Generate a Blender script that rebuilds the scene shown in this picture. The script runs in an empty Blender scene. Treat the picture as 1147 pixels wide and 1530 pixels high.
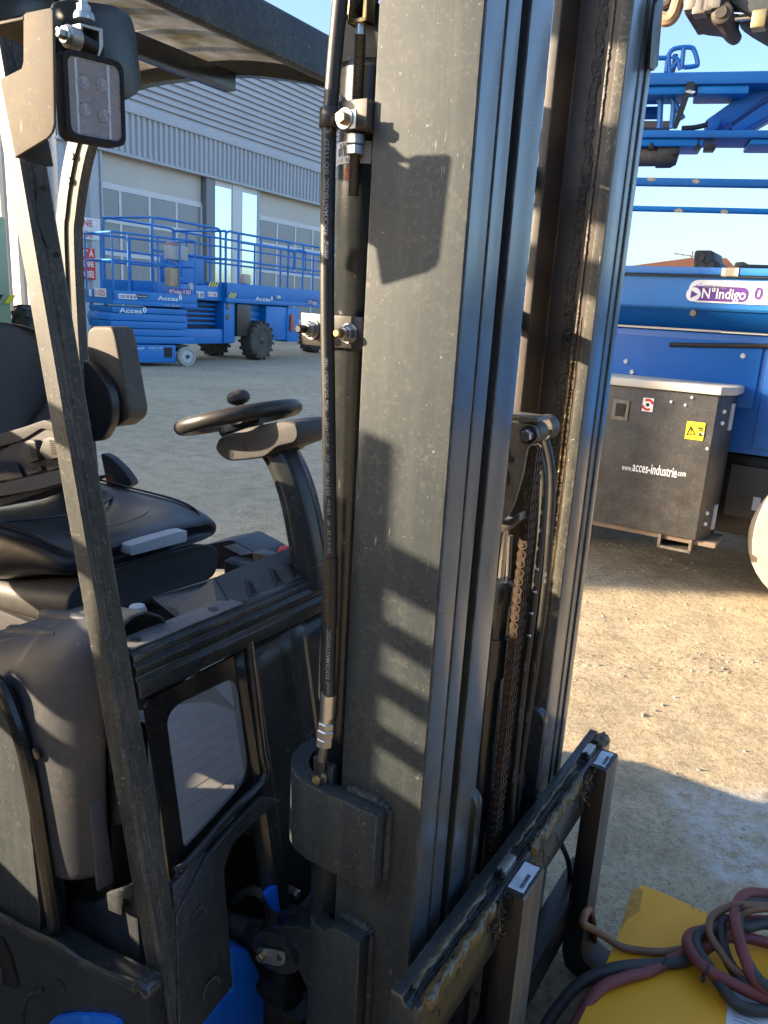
import bpy, bmesh, math, random
from mathutils import Vector, Matrix
random.seed(7)
R_ = math.radians
scene = bpy.context.scene
COL = scene.collection

# ------------------------------------------------------------------ camera, light, exposure
HC = 1.45                                    # eye height in metres
FPX, CX, CY = 1150.0, 573.5, 765.0           # focal length and centre in photo pixels (1147 x 1530)
ROLL = R_(3.37)
PITCH = math.atan(301/1150.0)
HEAD = R_(31.7)                              # bearing of the truck's sideways axis
SUN_EL, SUN_STR, SKY_STR, EXPO = 15.2, 2.9, 0.082, 2.72
SUN_DIR = (0.9994, 0.0355)                     # level heading the sunlight travels

_r = Vector((1, 0, 0)); _f = Vector((0, math.cos(PITCH), -math.sin(PITCH))); _u = Vector((0, math.sin(PITCH), math.cos(PITCH)))
CR = math.cos(ROLL)*_r + math.sin(ROLL)*_u
CU = -math.sin(ROLL)*_r + math.cos(ROLL)*_u
cam = bpy.data.cameras.new('camera'); camo = bpy.data.objects.new('camera', cam); COL.objects.link(camo)
cam.sensor_fit = 'HORIZONTAL'; cam.sensor_width = 36; cam.lens = 36*FPX/1147.0
cam.clip_start = 0.05; cam.clip_end = 2000
m = Matrix((CR, CU, -_f)).transposed().to_4x4(); m.translation = (0, 0, HC)
camo.matrix_world = m
scene.camera = camo

w = bpy.data.worlds.new('World'); scene.world = w; w.use_nodes = True
nt = w.node_tree; bg = nt.nodes['Background']
sky = nt.nodes.new('ShaderNodeTexSky'); sky.sky_type = 'NISHITA'; sky.sun_disc = False
sky.sun_elevation = R_(SUN_EL); sky.sun_rotation = R_(-92); sky.altitude = 100
sky.air_density = 1.0; sky.dust_density = 2.6; sky.ozone_density = 3.6
wb = nt.nodes.new('ShaderNodeMix'); wb.data_type = 'RGBA'; wb.blend_type = 'MULTIPLY'; wb.inputs[0].default_value = 1; wb.inputs[7].default_value = (1.04, .97, .93, 1)   # even white balance
nt.links.new(sky.outputs[0], wb.inputs[6]); nt.links.new(wb.outputs[2], bg.inputs[0]); bg.inputs[1].default_value = SKY_STR
sl = bpy.data.lights.new('sun', 'SUN'); so = bpy.data.objects.new('sun', sl); COL.objects.link(so)
sl.energy = SUN_STR; sl.angle = R_(0.55); sl.color = (1.0, 0.80, 0.56)
so.rotation_euler = Vector((math.cos(R_(SUN_EL))*SUN_DIR[0], math.cos(R_(SUN_EL))*SUN_DIR[1], -math.sin(R_(SUN_EL)))).to_track_quat('-Z', 'Y').to_euler()
so.location = (-20, 0, 12)
vs = scene.view_settings
vs.view_transform = 'Standard'; vs.look = 'None'; vs.exposure = EXPO; vs.gamma = 1; vs.use_curve_mapping = False
scene.render.engine = 'CYCLES'
cy = scene.cycles
cy.max_bounces = 6; cy.diffuse_bounces = 3; cy.glossy_bounces = 3; cy.transmission_bounces = 5; cy.transparent_max_bounces = 6
cy.caustics_reflective = False; cy.caustics_refractive = False; cy.sample_clamp_indirect = 6
cy.use_denoising = True

# ------------------------------------------------------------------ picture geometry -> points on known planes
def axes(bearing):
    return Vector((math.cos(bearing), -math.sin(bearing), 0)), Vector((math.sin(bearing), math.cos(bearing), 0))
FV, LV = axes(HEAD)
class Fr:
    """A ground frame turned to a bearing: x = across, y = along the bearing, z = up, origin under the eye."""
    def __init__(s, bearing): s.b = bearing; s.X, s.Y = axes(bearing)
    def ray(s, x, y):
        d = _f + (x-CX)/FPX*CR - (y-CY)/FPX*CU
        return Vector((d.dot(s.X), d.dot(s.Y), d.z))
    def F(s, x, y, v): d = s.ray(x, y); return Vector((0, 0, HC)) + d*(v/d.x)
    def L(s, x, y, v): d = s.ray(x, y); return Vector((0, 0, HC)) + d*(v/d.y)
    def Z(s, x, y, v): d = s.ray(x, y); return Vector((0, 0, HC)) + d*((v-HC)/d.z)
    def W(s, p): return s.X*p[0] + s.Y*p[1] + Vector((0, 0, p[2]))
T = Fr(HEAD)
def zm(o, s, pts): return [(o[0]+a/s, o[1]+b/s) for a, b in pts]

# ------------------------------------------------------------------ object helpers
ORG = {}
def thing(name, label, cat, base, fr=T, group=None):
    o = bpy.data.objects.new(name, None); COL.objects.link(o); o.empty_display_size = .2
    b = Vector(base); o.location = fr.W(b); o.rotation_euler = (0, 0, -fr.b)
    o['label'] = label; o['category'] = cat
    if group: o['group'] = group
    ORG[o.name] = b
    return o
class M:
    def __init__(s): s.v = []; s.f = []; s.m = []
    def add(s, vs, fs, mi=0):
        n = len(s.v); s.v += [tuple(v) for v in vs]
        s.f += [tuple(i+n for i in f) for f in fs]; s.m += [mi]*len(fs); return s
    def box(s, a, b, mi=0):
        (x0, y0, z0), (x1, y1, z1) = a, b
        return s.add([(x0,y0,z0),(x1,y0,z0),(x1,y1,z0),(x0,y1,z0),(x0,y0,z1),(x1,y0,z1),(x1,y1,z1),(x0,y1,z1)],
                     [(0,3,2,1),(4,5,6,7),(0,1,5,4),(1,2,6,5),(2,3,7,6),(3,0,4,7)], mi)
    def prism(s, pts, vec, mi=0):
        n = len(pts); p = [Vector(q) for q in pts]; vec = Vector(vec)
        nn = Vector((0,0,0))
        for i in range(n):
            a, b = p[i], p[(i+1) % n]; nn += a.cross(b)
        if nn.dot(vec) > 0: p.reverse()
        q = [a+vec for a in p]
        return s.add(p+q, [tuple(range(n)), tuple(range(2*n-1, n-1, -1))]+[(i, n+i, n+(i+1) % n, (i+1) % n) for i in range(n)], mi)
    def tube(s, path, r, seg=10, closed=False, caps=True, mi=0):
        P = [Vector(p) for p in path]; n = len(P)
        rr = r if isinstance(r, (list, tuple)) else [r]*n
        up = None; rings = []
        for i in range(n):
            if closed: t = P[(i+1) % n]-P[i-1]
            else: t = P[min(i+1, n-1)]-P[max(i-1, 0)]
            t.normalize()
            if up is None:
                up = Vector((0,0,1)) if abs(t.z) < .9 else Vector((1,0,0))
            up = (up - t*up.dot(t)); up.normalize(); b = t.cross(up)
            rings.append([P[i]+(up*math.cos(2*math.pi*k/seg)+b*math.sin(2*math.pi*k/seg))*rr[i] for k in range(seg)])
        vs = [v for g in rings for v in g]; fs = []
        for i in range(n if closed else n-1):
            j = (i+1) % n
            for k in range(seg):
                l = (k+1) % seg
                fs.append((i*seg+k, i*seg+l, j*seg+l, j*seg+k))
        if caps and not closed:
            fs.append(tuple(range(seg-1, -1, -1))); fs.append(tuple(range((n-1)*seg, n*seg)))
        return s.add(vs, fs, mi)
    def cyl(s, a, b, r, seg=16, r2=None, mi=0): return s.tube([a, b], [r, r if r2 is None else r2], seg, mi=mi)
    def rev(s, base, axis, prof, seg=16, mi=0):
        """surface of revolution: prof = (distance along axis, radius)"""
        base = Vector(base); ax = Vector(axis).normalized()
        return s.tube([base+ax*h for h, _ in prof], [max(r, 1e-4) for _, r in prof], seg, mi=mi) if len({h for h,_ in prof}) == len(prof) else s._rev(base, ax, prof, seg, mi)
    def _rev(s, base, ax, prof, seg, mi):
        up = Vector((0,0,1)) if abs(ax.z) < .9 else Vector((1,0,0))
        up = (up-ax*up.dot(ax)).normalized(); b = ax.cross(up)
        vs = []; fs = []
        for h, r in prof:
            for k in range(seg):
                a = 2*math.pi*k/seg; vs.append(base+ax*h+(up*math.cos(a)+b*math.sin(a))*max(r, 1e-4))
        for i in range(len(prof)-1):
            for k in range(seg):
                l = (k+1) % seg; fs.append((i*seg+k, i*seg+l, (i+1)*seg+l, (i+1)*seg+k))
        fs.append(tuple(range(seg-1, -1, -1))); n = len(prof); fs.append(tuple(range((n-1)*seg, n*seg)))
        return s.add(vs, fs, mi)
    def grid(s, rows, mi=0, closed=False):
        n = len(rows[0]); vs = [v for r in rows for v in r]; fs = []
        for i in range(len(rows)-1):
            for k in range(n if closed else n-1):
                l = (k+1) % n; fs.append((i*n+k, i*n+l, (i+1)*n+l, (i+1)*n+k))
        return s.add(vs, fs, mi)
    def build(s, name, mat, parent=None, bev=0, sharp=35, seg=2, sub=0, solid=0, kind=None, label=None, recalc=True):
        me = bpy.data.meshes.new(name)
        off = ORG.get(root_of(parent).name, Vector((0,0,0))) if parent else Vector((0,0,0))
        bm = bmesh.new()
        vv = [bm.verts.new(Vector(v)-off) for v in s.v]
        for f, mi in zip(s.f, s.m):
            try: fc = bm.faces.new([vv[i] for i in f]); fc.material_index = mi
            except ValueError: pass
        if recalc and not solid: bmesh.ops.recalc_face_normals(bm, faces=bm.faces)
        if bev:
            bm.edges.ensure_lookup_table()
            es = [e for e in bm.edges if len(e.link_faces) == 2 and e.calc_face_angle(0) > R_(28)]
            bmesh.ops.bevel(bm, geom=es, offset=bev, segments=seg, profile=.6, affect='EDGES', clamp_overlap=True)
        bm.to_mesh(me); bm.free()
        for p in me.polygons: p.use_smooth = True
        me.set_sharp_from_angle(angle=R_(sharp))
        for mm in (mat if isinstance(mat, (list, tuple)) else [mat]): me.materials.append(mm)
        o = bpy.data.objects.new(name, me); COL.objects.link(o)
        if parent: o.parent = parent
        if solid:
            md = o.modifiers.new('thick', 'SOLIDIFY'); md.thickness = solid; md.offset = -1
        if sub:
            md = o.modifiers.new('smooth', 'SUBSURF'); md.levels = sub; md.render_levels = sub
        if kind: o['kind'] = kind
        if label: o['label'] = label
        return o
def root_of(o):
    while o.parent: o = o.parent
    return o
def free(name, mat, m, fr, label, cat, group=None, **kw):
    """a top-level thing that is one mesh"""
    o = m.build(name, mat, None, **kw)
    o.rotation_euler = (0, 0, -fr.b); o['label'] = label; o['category'] = cat
    if group: o['group'] = group
    return o
def spline(pts, n=8, closed=False):
    P = [Vector(p) for p in pts]; out = []; N = len(P)
    for i in range(N if closed else N-1):
        a = P[i-1] if (closed or i) else P[0]*2-P[1]
        b = P[i]; c = P[(i+1) % N]
        d = P[(i+2) % N] if (closed or i+2 < N) else P[-1]*2-P[-2]
        for k in range(n):
            t = k/n
            out.append(.5*((2*b)+(c-a)*t+(2*a-5*b+4*c-d)*t*t+(3*b-a-3*c+d)*t**3))
    if not closed: out.append(P[-1])
    return out
def rounded(pts, r, n=4):
    """round the corners of a planar polygon"""
    P = [Vector(p) for p in pts]; out = []; N = len(P)
    for i in range(N):
        a, b, c = P[i-1], P[i], P[(i+1) % N]
        ri = r[i] if isinstance(r, (list, tuple)) else r
        if ri <= 0: out.append(b); continue
        d1 = (a-b); d2 = (c-b); l = min(ri, d1.length*.48, d2.length*.48)
        p, q = b+d1.normalized()*l, b+d2.normalized()*l
        for k in range(n+1):
            t = k/n; out.append(p*(1-t)**2+b*2*t*(1-t)+q*t*t)
    return out
def text(name, st, origin, right, up, size, mat, parent, width=None, bold=0, shear=0, fn=None, label=None, align='LEFT', depth=0):
    cu = bpy.data.curves.new('txt', 'FONT'); cu.body = st; cu.size = 1; cu.offset = bold; cu.shear = shear; cu.align_x = align
    cu.resolution_u = 3
    ob = bpy.data.objects.new('txt', cu); me0 = ob.to_mesh()
    vs = [v.co.copy() for v in me0.vertices]; fs = [tuple(p.vertices) for p in me0.polygons]
    ob.to_mesh_clear(); bpy.data.objects.remove(ob); bpy.data.curves.remove(cu)
    if not vs: return None
    x0 = min(v.x for v in vs); x1 = max(v.x for v in vs)
    k = size; kx = size if width is None else width/(x1-x0)
    if align == 'LEFT':
        for v in vs: v.x -= x0
    mm = M()
    if fn: pts = [fn(v.x*kx, v.y*k) for v in vs]
    else:
        o = Vector(origin); rr = Vector(right).normalized(); uu = Vector(up).normalized()
        pts = [o+rr*v.x*kx+uu*v.y*k for v in vs]
    mm.add(pts, fs)
    return mm.build(name, mat, parent, recalc=False, label=label)
def copy_tree(o, parent=None):
    c = o.copy(); COL.objects.link(c)
    if parent: c.parent = parent
    for ch in list(o.children): copy_tree(ch, c)
    return c

# ------------------------------------------------------------------ materials
MATS = {}
def mat(name, col, rough=.5, metal=0, var=.12, vs=6, dust=None, bump=None, scratch=0, coat=0, rvar=.1, spec=.5, stretch=None, edge=0, speck=0):
    if name in MATS: return MATS[name]
    mt = bpy.data.materials.new(name); mt.use_nodes = True
    n = mt.node_tree.nodes; l = mt.node_tree.links
    b = n['Principled BSDF']
    b.inputs['Roughness'].default_value = rough; b.inputs['Metallic'].default_value = metal
    b.inputs['Specular IOR Level'].default_value = spec
    if coat: b.inputs['Coat Weight'].default_value = coat; b.inputs['Coat Roughness'].default_value = .12
    tc = n.new('ShaderNodeTexCoord'); src = tc.outputs['Object']
    if stretch:
        mp = n.new('ShaderNodeMapping'); mp.inputs['Scale'].default_value = stretch; l.new(src, mp.inputs[0]); src2 = mp.outputs[0]
    else: src2 = src
    def noise(scale, det=6, rgh=.6, s=src):
        t = n.new('ShaderNodeTexNoise'); t.inputs['Scale'].default_value = scale; t.inputs['Detail'].default_value = det
        t.inputs['Roughness'].default_value = rgh; l.new(s, t.inputs['Vector']); return t.outputs['Fac']
    def ramp(fac, a, bb):
        r = n.new('ShaderNodeMapRange'); r.inputs['From Min'].default_value = a; r.inputs['From Max'].default_value = bb
        l.new(fac, r.inputs['Value']); return r.outputs[0]
    def mix(fac, c1, c2):
        x = n.new('ShaderNodeMix'); x.data_type = 'RGBA'
        if isinstance(fac, float): x.inputs[0].default_value = fac
        else: l.new(fac, x.inputs[0])
        for c, i in ((c1, 6), (c2, 7)):
            if isinstance(c, tuple): x.inputs[i].default_value = c[:3]+(1,)
            else: l.new(c, x.inputs[i])
        return x.outputs[2]
    def mul(f, k):
        x = n.new('ShaderNodeMath'); x.operation = 'MULTIPLY'; l.new(f, x.inputs[0])
        if isinstance(k, (int, float)): x.inputs[1].default_value = k
        else: l.new(k, x.inputs[1])
        return x.outputs[0]
    lo = tuple(c*(1-var) for c in col); hi = tuple(min(1, c*(1+var)) for c in col)
    base = mix(ramp(noise(vs, s=src2), .3, .7), lo, hi)
    rgh = None
    if dust:
        dc, amt, sc = dust
        d1 = ramp(noise(sc, 8, .7), .36, .72); d2 = ramp(noise(sc*9, 5, .75), .3, .75)
        fac = mul(mul(d1, amt*1.25), d2)
        x = n.new('ShaderNodeMath'); x.operation = 'ADD'; l.new(fac, x.inputs[0]); x.inputs[1].default_value = amt*.22; fac = x.outputs[0]
        base = mix(fac, base, dc); rgh = fac
    if scratch:
        mp = n.new('ShaderNodeMapping'); mp.inputs['Scale'].default_value = (60, 60, 9); mp.inputs['Rotation'].default_value = (.5, .3, .4); l.new(src, mp.inputs[0])
        s1 = ramp(noise(3, 3, .6, mp.outputs[0]), .68, .74); s2 = ramp(noise(7, 2, .5), .5, .62)
        sp = ramp(noise(170, 2, .5), .70, .76)
        x = n.new('ShaderNodeMath'); x.operation = 'MAXIMUM'; l.new(mul(s1, s2), x.inputs[0]); l.new(mul(sp, .8), x.inputs[1])
        base = mix(mul(x.outputs[0], scratch), base, (.34, .32, .28))
    if speck:                                            # dust grains and dried runs
        mp2 = n.new('ShaderNodeMapping'); mp2.inputs['Scale'].default_value = (46, 46, 2.2); l.new(src, mp2.inputs[0])
        k1 = mul(ramp(noise(150, 3, .6), .52, .66), ramp(noise(9, 5, .7), .35, .65)); k2 = mul(ramp(noise(1, 5, .7, mp2.outputs[0]), .50, .72), .55)
        x = n.new('ShaderNodeMath'); x.operation = 'MAXIMUM'; l.new(k1, x.inputs[0]); l.new(k2, x.inputs[1])
        base = mix(mul(x.outputs[0], speck), base, (.34, .30, .22))
    if edge:                                             # paint worn thin along the edges
        bv = n.new('ShaderNodeBevel'); bv.samples = 4; bv.inputs['Radius'].default_value = .004
        ge = n.new('ShaderNodeNewGeometry'); dt = n.new('ShaderNodeVectorMath'); dt.operation = 'DOT_PRODUCT'
        l.new(bv.outputs[0], dt.inputs[0]); l.new(ge.outputs['Normal'], dt.inputs[1])
        ef = mul(mul(ramp(dt.outputs['Value'], .985, .90), ramp(noise(28, 6, .75), .44, .62)), edge)
        base = mix(ef, base, (.24, .20, .16))
    l.new(base, b.inputs['Base Color'])
    if rgh is not None or rvar:
        r0 = ramp(noise(vs*2.3), .2, .8)
        x = n.new('ShaderNodeMath'); x.operation = 'MULTIPLY_ADD'; l.new(r0, x.inputs[0]); x.inputs[1].default_value = rvar; x.inputs[2].default_value = rough-rvar/2
        o = x.outputs[0]
        if rgh is not None:
            y = n.new('ShaderNodeMath'); y.operation = 'MULTIPLY_ADD'; l.new(rgh, y.inputs[0]); y.inputs[1].default_value = .5; l.new(o, y.inputs[2]); o = y.outputs[0]; y.use_clamp = True
        l.new(o, b.inputs['Roughness'])
    if bump:
        bs, st = bump[:2]; bp = n.new('ShaderNodeBump'); bp.inputs['Strength'].default_value = st; bp.inputs['Distance'].default_value = bump[2] if len(bump) > 2 else .002
        l.new(noise(bs, 4, .6, src2), bp.inputs['Height']); l.new(bp.outputs[0], b.inputs['Normal'])
    MATS[name] = mt
    return mt
DUST = (.36, .30, .21)
PAINT = mat('charcoal_paint', (.012, .021, .028), .60, var=.10, dust=((.25, .25, .17), .10, 6), bump=(340, .16, .0012), scratch=.6, edge=.8, speck=.12, spec=.42)
PAINTG = mat('glossy_charcoal_paint', (.014, .020, .024), .22, var=.1, dust=(DUST, .09, 9), bump=(300, .10, .0008), scratch=.45, edge=.7)
FRONT = mat('worn_mast_edge', (.13, .155, .18), .22, metal=.48, var=.2, dust=(DUST, .08, 8), bump=(240, .14, .0008), scratch=.4, edge=.7)
PILLAR = mat('dusty_pillar_paint', (.018, .023, .026), .46, var=.12, dust=((.30, .27, .19), .22, 9), scratch=1.0, bump=(260, .12, .001), spec=.35, edge=.8, speck=.3)
BLACK = mat('black_steel', (.008, .009, .010), .35, dust=(DUST, .10, 9), scratch=.15)
VOID = mat('grimy_recess_black', (.006, .006, .007), .6, dust=(DUST, .05, 12))  # grimy parts; also painted shade for holes and notches
PLASTIC = mat('grey_plastic', (.030, .032, .036), .55, dust=(DUST, .14, 8), bump=(700, .25, .0006))
HOODM = mat('hood_plastic', (.030, .035, .044), .46, dust=((.34, .31, .27), .16, 8), bump=(800, .3, .0006), scratch=.5)
VINYL = mat('seat_vinyl', (.010, .012, .017), .36, dust=(DUST, .06, 5), bump=(900, .2, .0006))
BACKM = mat('seat_back_fabric', (.034, .034, .041), .5, dust=(DUST, .08, 7), bump=(1200, .3, .0006))
GRCH = mat('greasy_channel_paint', (.022, .024, .024), .38, var=.3, vs=9, stretch=(8, 8, .8), dust=((.17, .105, .045), .45, 7), bump=(200, .3, .001), edge=.5)
FABRIC = mat('seat_fabric', (.020, .021, .026), .7, dust=(DUST, .10, 7), bump=(1200, .3, .0006))
RUBBER = mat('rubber', (.012, .012, .013), .45, dust=(DUST, .14, 9))
HOSE = mat('hose_rubber', (.010, .011, .013), .42, dust=(DUST, .10, 11), bump=(420, .25, .0008))
STEEL = mat('zinc_steel', (.52, .52, .50), .32, metal=.9, var=.1, vs=40, dust=((.3, .27, .22), .22, 30))
YZINC = mat('yellow_zinc', (.50, .36, .16), .35, metal=.9, var=.15, vs=60)
RAWST = mat('worn_steel', (.17, .155, .14), .42, metal=.55, var=.3, vs=30, stretch=(1, 1, .12), dust=((.22, .17, .11), .4, 12), scratch=.5)
CHROME = mat('chrome', (.75, .75, .75), .12, metal=1, var=.04)
CHAINM = mat('greasy_chain', (.072, .054, .040), .42, metal=.45, var=.45, vs=70, dust=((.11, .06, .03), .5, 40))
GREASE = mat('grease', (.10, .066, .024), .25, var=.6, vs=60, bump=(90, .4, .003), spec=.6)
GREASED = mat('dark_grease', (.018, .015, .011), .3, var=.5, vs=50, bump=(140, .9, .004))
BLUE = mat('blue_paint', (.002, .17, .52), .38, var=.12, vs=2, dust=((.10, .22, .36), .10, 2), scratch=.15)
BLUED = mat('chassis_blue', (.002, .19, .85), .3, var=.1, vs=5, dust=((.2, .2, .2), .08, 5))
BOOMB = mat('boom_blue', (.0005, .10, .40), .42, var=.12, vs=2, dust=((.03, .14, .36), .12, 2.5), scratch=.15)
BOOMW = mat('worn_boom_blue', (.003, .14, .45), .44, var=.2, vs=2, dust=((.10, .20, .36), .22, 2.5), scratch=.5)
BLUEW = mat('weathered_blue', (.003, .105, .34), .4, var=.15, vs=2, dust=((.16, .24, .32), .22, 2.5), scratch=.6)
WHITE = mat('white_print', (.80, .80, .80), .5, var=.03)
LABEL = mat('paper_label', (.68, .69, .72), .5, var=.06, vs=40, dust=((.3, .27, .2), .15, 60))
RED = mat('red_plate', (.58, .02, .02), .5, var=.06)
REDL = mat('red_plastic', (.45, .06, .02), .45)
PURPLE = mat('purple_print', (.11, .03, .22), .5, var=.05)
YELL = mat('yellow_sticker', (.80, .62, .02), .5, var=.04)
INK = mat('black_print', (.02, .02, .02), .5, var=.02)
HOSETXT = mat('hose_print', (.27, .29, .32), .6, var=.2, vs=300)
GREYW = mat('pale_grey_plastic', (.50, .52, .55), .45, dust=((.3, .28, .25), .2, 15))
# ================================================================== the forklift
fork = thing('forklift', 'dark charcoal forklift with its mast, seat and steering wheel filling the foreground', 'forklift', (-1.2, 1.18, 0))
Z0, Z1 = .06, 2.32
def zpr(m, pts, z0=Z0, z1=Z1, mi=0): return m.prism([(a, b, z0) for a, b in pts], (0, 0, z1-z0), mi)
# --- six nested mast channels (near side then far side)
def channel(L0, s, wf, wr, tw, Ff, Fr_, tf, tr=None, name='mast_channel', mat_=(PAINT, FRONT), z1=Z1, bev=.0028):
    """L0 = web face, s = direction of the flanges, Ff/Fr_ front and rear faces"""
    m = M(); tr = tr or tf
    pts = [(Ff, L0), (Ff, L0+s*wf), (Ff-tf, L0+s*wf), (Ff-tf-.012, L0+s*tw), (Fr_+tr+.012, L0+s*tw), (Fr_+tr, L0+s*wr), (Fr_, L0+s*wr), (Fr_, L0)]
    zpr(m, pts, z1=z1)
    for i, f in enumerate(m.f):
        if len(f) == 4 and all(abs(m.v[k][0]-Ff) < 1e-6 for k in f): m.m[i] = 1
    return m.build(name, mat_, fork, bev=bev, seg=3)
channel(.85, 1, .0560, .055, .018, -.434, -.574, .024, bev=.0048)
channel(.9150, 1, .0400, .040, .016, -.4375, -.570, .022, z1=Z1-.03)
channel(.9730, 1, .0700, .060, .018, -.4345, -.566, .026, z1=Z1-.06)
channel(1.508, -1, .0285, .028, .018, -.434, -.574, .026)
channel(1.4785, -1, .0310, .030, .014, -.4365, -.572, .022, z1=Z1-.03)
channel(1.4460, -1, .0710, .071, .016, -.438, -.574, .034, .016, z1=Z1-.06, mat_=(GRCH, FRONT))
# raised lip on the far front flange (a second worn step) and a plate at its top
m = M(); m.box((-.4385, 1.3715, Z0), (-.4555, 1.3765, Z1-.08)); m.build('flange_step', PILLAR, fork, bev=.001)
# grease ridges smeared along the far flange and the roller track
def ridge(name, F, L, z0, z1, w, h, mat_, dr=(0, -1, 0), n=90, jit=1.0):
    m = M(); rows = []
    for i in range(n+1):
        z = z0+(z1-z0)*i/n; a = w*(.6+.5*random.random()*jit)*(1 if 0 < i < n else .1); k = h*(.35+random.random()*jit)
        c = F+random.uniform(-.25, .25)*w*jit
        rows.append([(c-a/2, L, z), (c-a*.2, L+dr[1]*k, z), (c+a*.2, L+dr[1]*k*.9, z), (c+a/2, L, z)])
    m.grid(rows); o = m.build(name, mat_, fork, sharp=60); o['kind'] = 'stuff'; return o
ridge('grease_smear', -.470, 1.374, .86, 1.42, .0045, .0032, GREASE, n=260)
ridge('grease_smear', -.468, 1.374, 1.42, 2.05, .004, .0012, GREASED, n=320)
ridge('grease_smear', -.460, 1.3713, .85, 1.46, .0035, .0022, GREASE, n=60)
ridge('grease_smear', -.505, 1.4290, .7, 2.1, .022, .002, GREASED, n=140, jit=.6)
# cross members tying the channels at the rear
for y in (262, 478):
    z = T.F(790, y, -.585).z
    m = M(); m.box((-.612, .93, z-.018), (-.580, 1.45, z+.018)); m.build('mast_crossmember', BLACK, fork, bev=.003)
m = M(); m.box((-.612, .90, .12), (-.580, 1.46, .26)); m.build('mast_crossmember', BLACK, fork, bev=.004)
m = M(); m.box((-.612, .90, 2.16), (-.580, 1.46, 2.28)); m.build('mast_crossmember', BLACK, fork, bev=.004)
# black plate with a slot at the upper outer edge of the far channel
pp = [T.F(x, y, -.430) for x, y in zm((690, 0), 3.823, [(1083, 30), (1135, -60), (1100, 380), (1075, 408), (1052, 385), (1068, 150)])]
M().prism(pp, (.006, 0, 0)).build('edge_plate', BLACK, fork, bev=.001)

# --- near lift cylinder behind the channel
Lc, Fc, Rc = .905, -.618, .036
def K2(x, y): return T.L(x, y, Lc).z
m = M(); m.rev((Fc, Lc, .10), (0, 0, 1), [(0, Rc), (1.54-.10, Rc), (1.545-.10, Rc*1.06), (1.70-.10, Rc*1.06), (1.742-.10, Rc*1.02), (1.752-.10, Rc*.8)], 28)
lc = m.build('lift_cylinder', PAINTG, fork)
zc = K2(525, 238)
def cylmap(c, r, ang0, z0):
    def fn(u, v):
        a = ang0+u/r; return Vector((c[0]+math.sin(a)*r, c[1]-math.cos(a)*r, z0+v))
    return fn
rl = Rc*1.06+.0012
def cyl_patch(c, r, a0, a1, z0, z1, n=10):
    rows = []
    for z in (z0, z1): rows.append([(c[0]+math.sin(a0+(a1-a0)*i/n)*r, c[1]-math.cos(a0+(a1-a0)*i/n)*r, z) for i in range(n+1)])
    return M().grid(rows)
cp = cyl_patch((Fc, Lc), rl, -.9, .75, K2(520, 254), K2(520, 222)); lb = cp.build('label_sticker', WHITE, lc, recalc=False)
zt = K2(520, 229)
text('lettering', '93C22', None, None, None, .010, INK, lb if False else lc, fn=cylmap((Fc, Lc), rl+.0006, -.45, zt-.003))
for i in range(11):
    a = -.55+i*.085
    cyl_patch((Fc, Lc), rl+.0006, a, a+random.choice((.025, .045)), K2(520, 243), K2(520, 231), 2).build('barcode_bar', INK, lc, recalc=False)
text('lettering', 'V1-10   FB', None, None, None, .006, INK, lc, fn=cylmap((Fc, Lc), rl+.0006, -.62, K2(520, 252)))
rows = []
zr = K2(530, 268)
mm = M(); 
for i in range(14):
    a = 2*math.pi*i/14; rows.append((math.cos(a)*.007, math.sin(a)*.008))
mm.add([Vector((Fc+math.sin(.05+x/rl)*rl, Lc-math.cos(.05+x/rl)*rl, zr+y)) for x, y in rows], [tuple(range(14))]); mm.build('red_dot', mat('red_dot_print', (.55, .07, .03), .5), lc, recalc=False)
# block above the cylinder
a = T.L(511, 99, .90); b = T.L(544, 30, .90)
M().box((-.660, .885, a.z), (-.592, .95, b.z+.01)).build('cylinder_head_block', PAINT, fork, bev=.002)
# --- threaded chain anchor beside the channel
La = .857; Fa = -.6025; ra = .0072
za = lambda y, x=548: T.L(x, y, La).z
prof = []; z = za(292); k = 0
base_z = z
while z < za(52):
    prof.append((z-base_z, ra if k % 2 else ra*.86)); z += .0014; k += 1
M()._rev(Vector((Fa, La, base_z)), Vector((0, 0, 1)), prof, 14, 0).build('threaded_rod', mat('dull_thread', (.10, .085, .06), .4, metal=.7, dust=((.2, .15, .1), .3, 50)), fork, sharp=70)
an = M(); an.cyl((Fa, La, za(52)), (Fa, La, za(34)), .0068, 14); an.build('anchor_shank', STEEL, fork)
an = M()
for s in (-1, 1): an.box((Fa+s*.0105-.003, La-.009, za(36)), (Fa+s*.0105+.003, La+.009, za(-12)))
an.box((Fa-.0135, La-.009, za(36)), (Fa+.0135, La+.009, za(29))); an.build('anchor_clevis', YZINC, fork, bev=.001)
m = M(); m.rev((Fa-.02, La-.004, za(-14)), (0, 1, 0), [(0, .024), (.004, .026), (.03, .026), (.034, .024)], 20); m.build('anchor_sheave', BLACK, fork)
M().box((-.619, .840, za(196, 545)), (-.5765, .874, za(153, 545))).build('anchor_block', RAWST, fork, bev=.002)
for y0, y1 in ((216, 200), (232, 217)):
    n_ = M(); n_.rev((Fa, La, za(y0, 541)), (0, 0, 1), [(0, .0105), (.001, .0122), (za(y1, 541)-za(y0, 541)-.001, .0122), (za(y1, 541)-za(y0, 541), .0105)], 6); n_.build('hex_nut', STEEL, fork, sharp=20)
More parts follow.
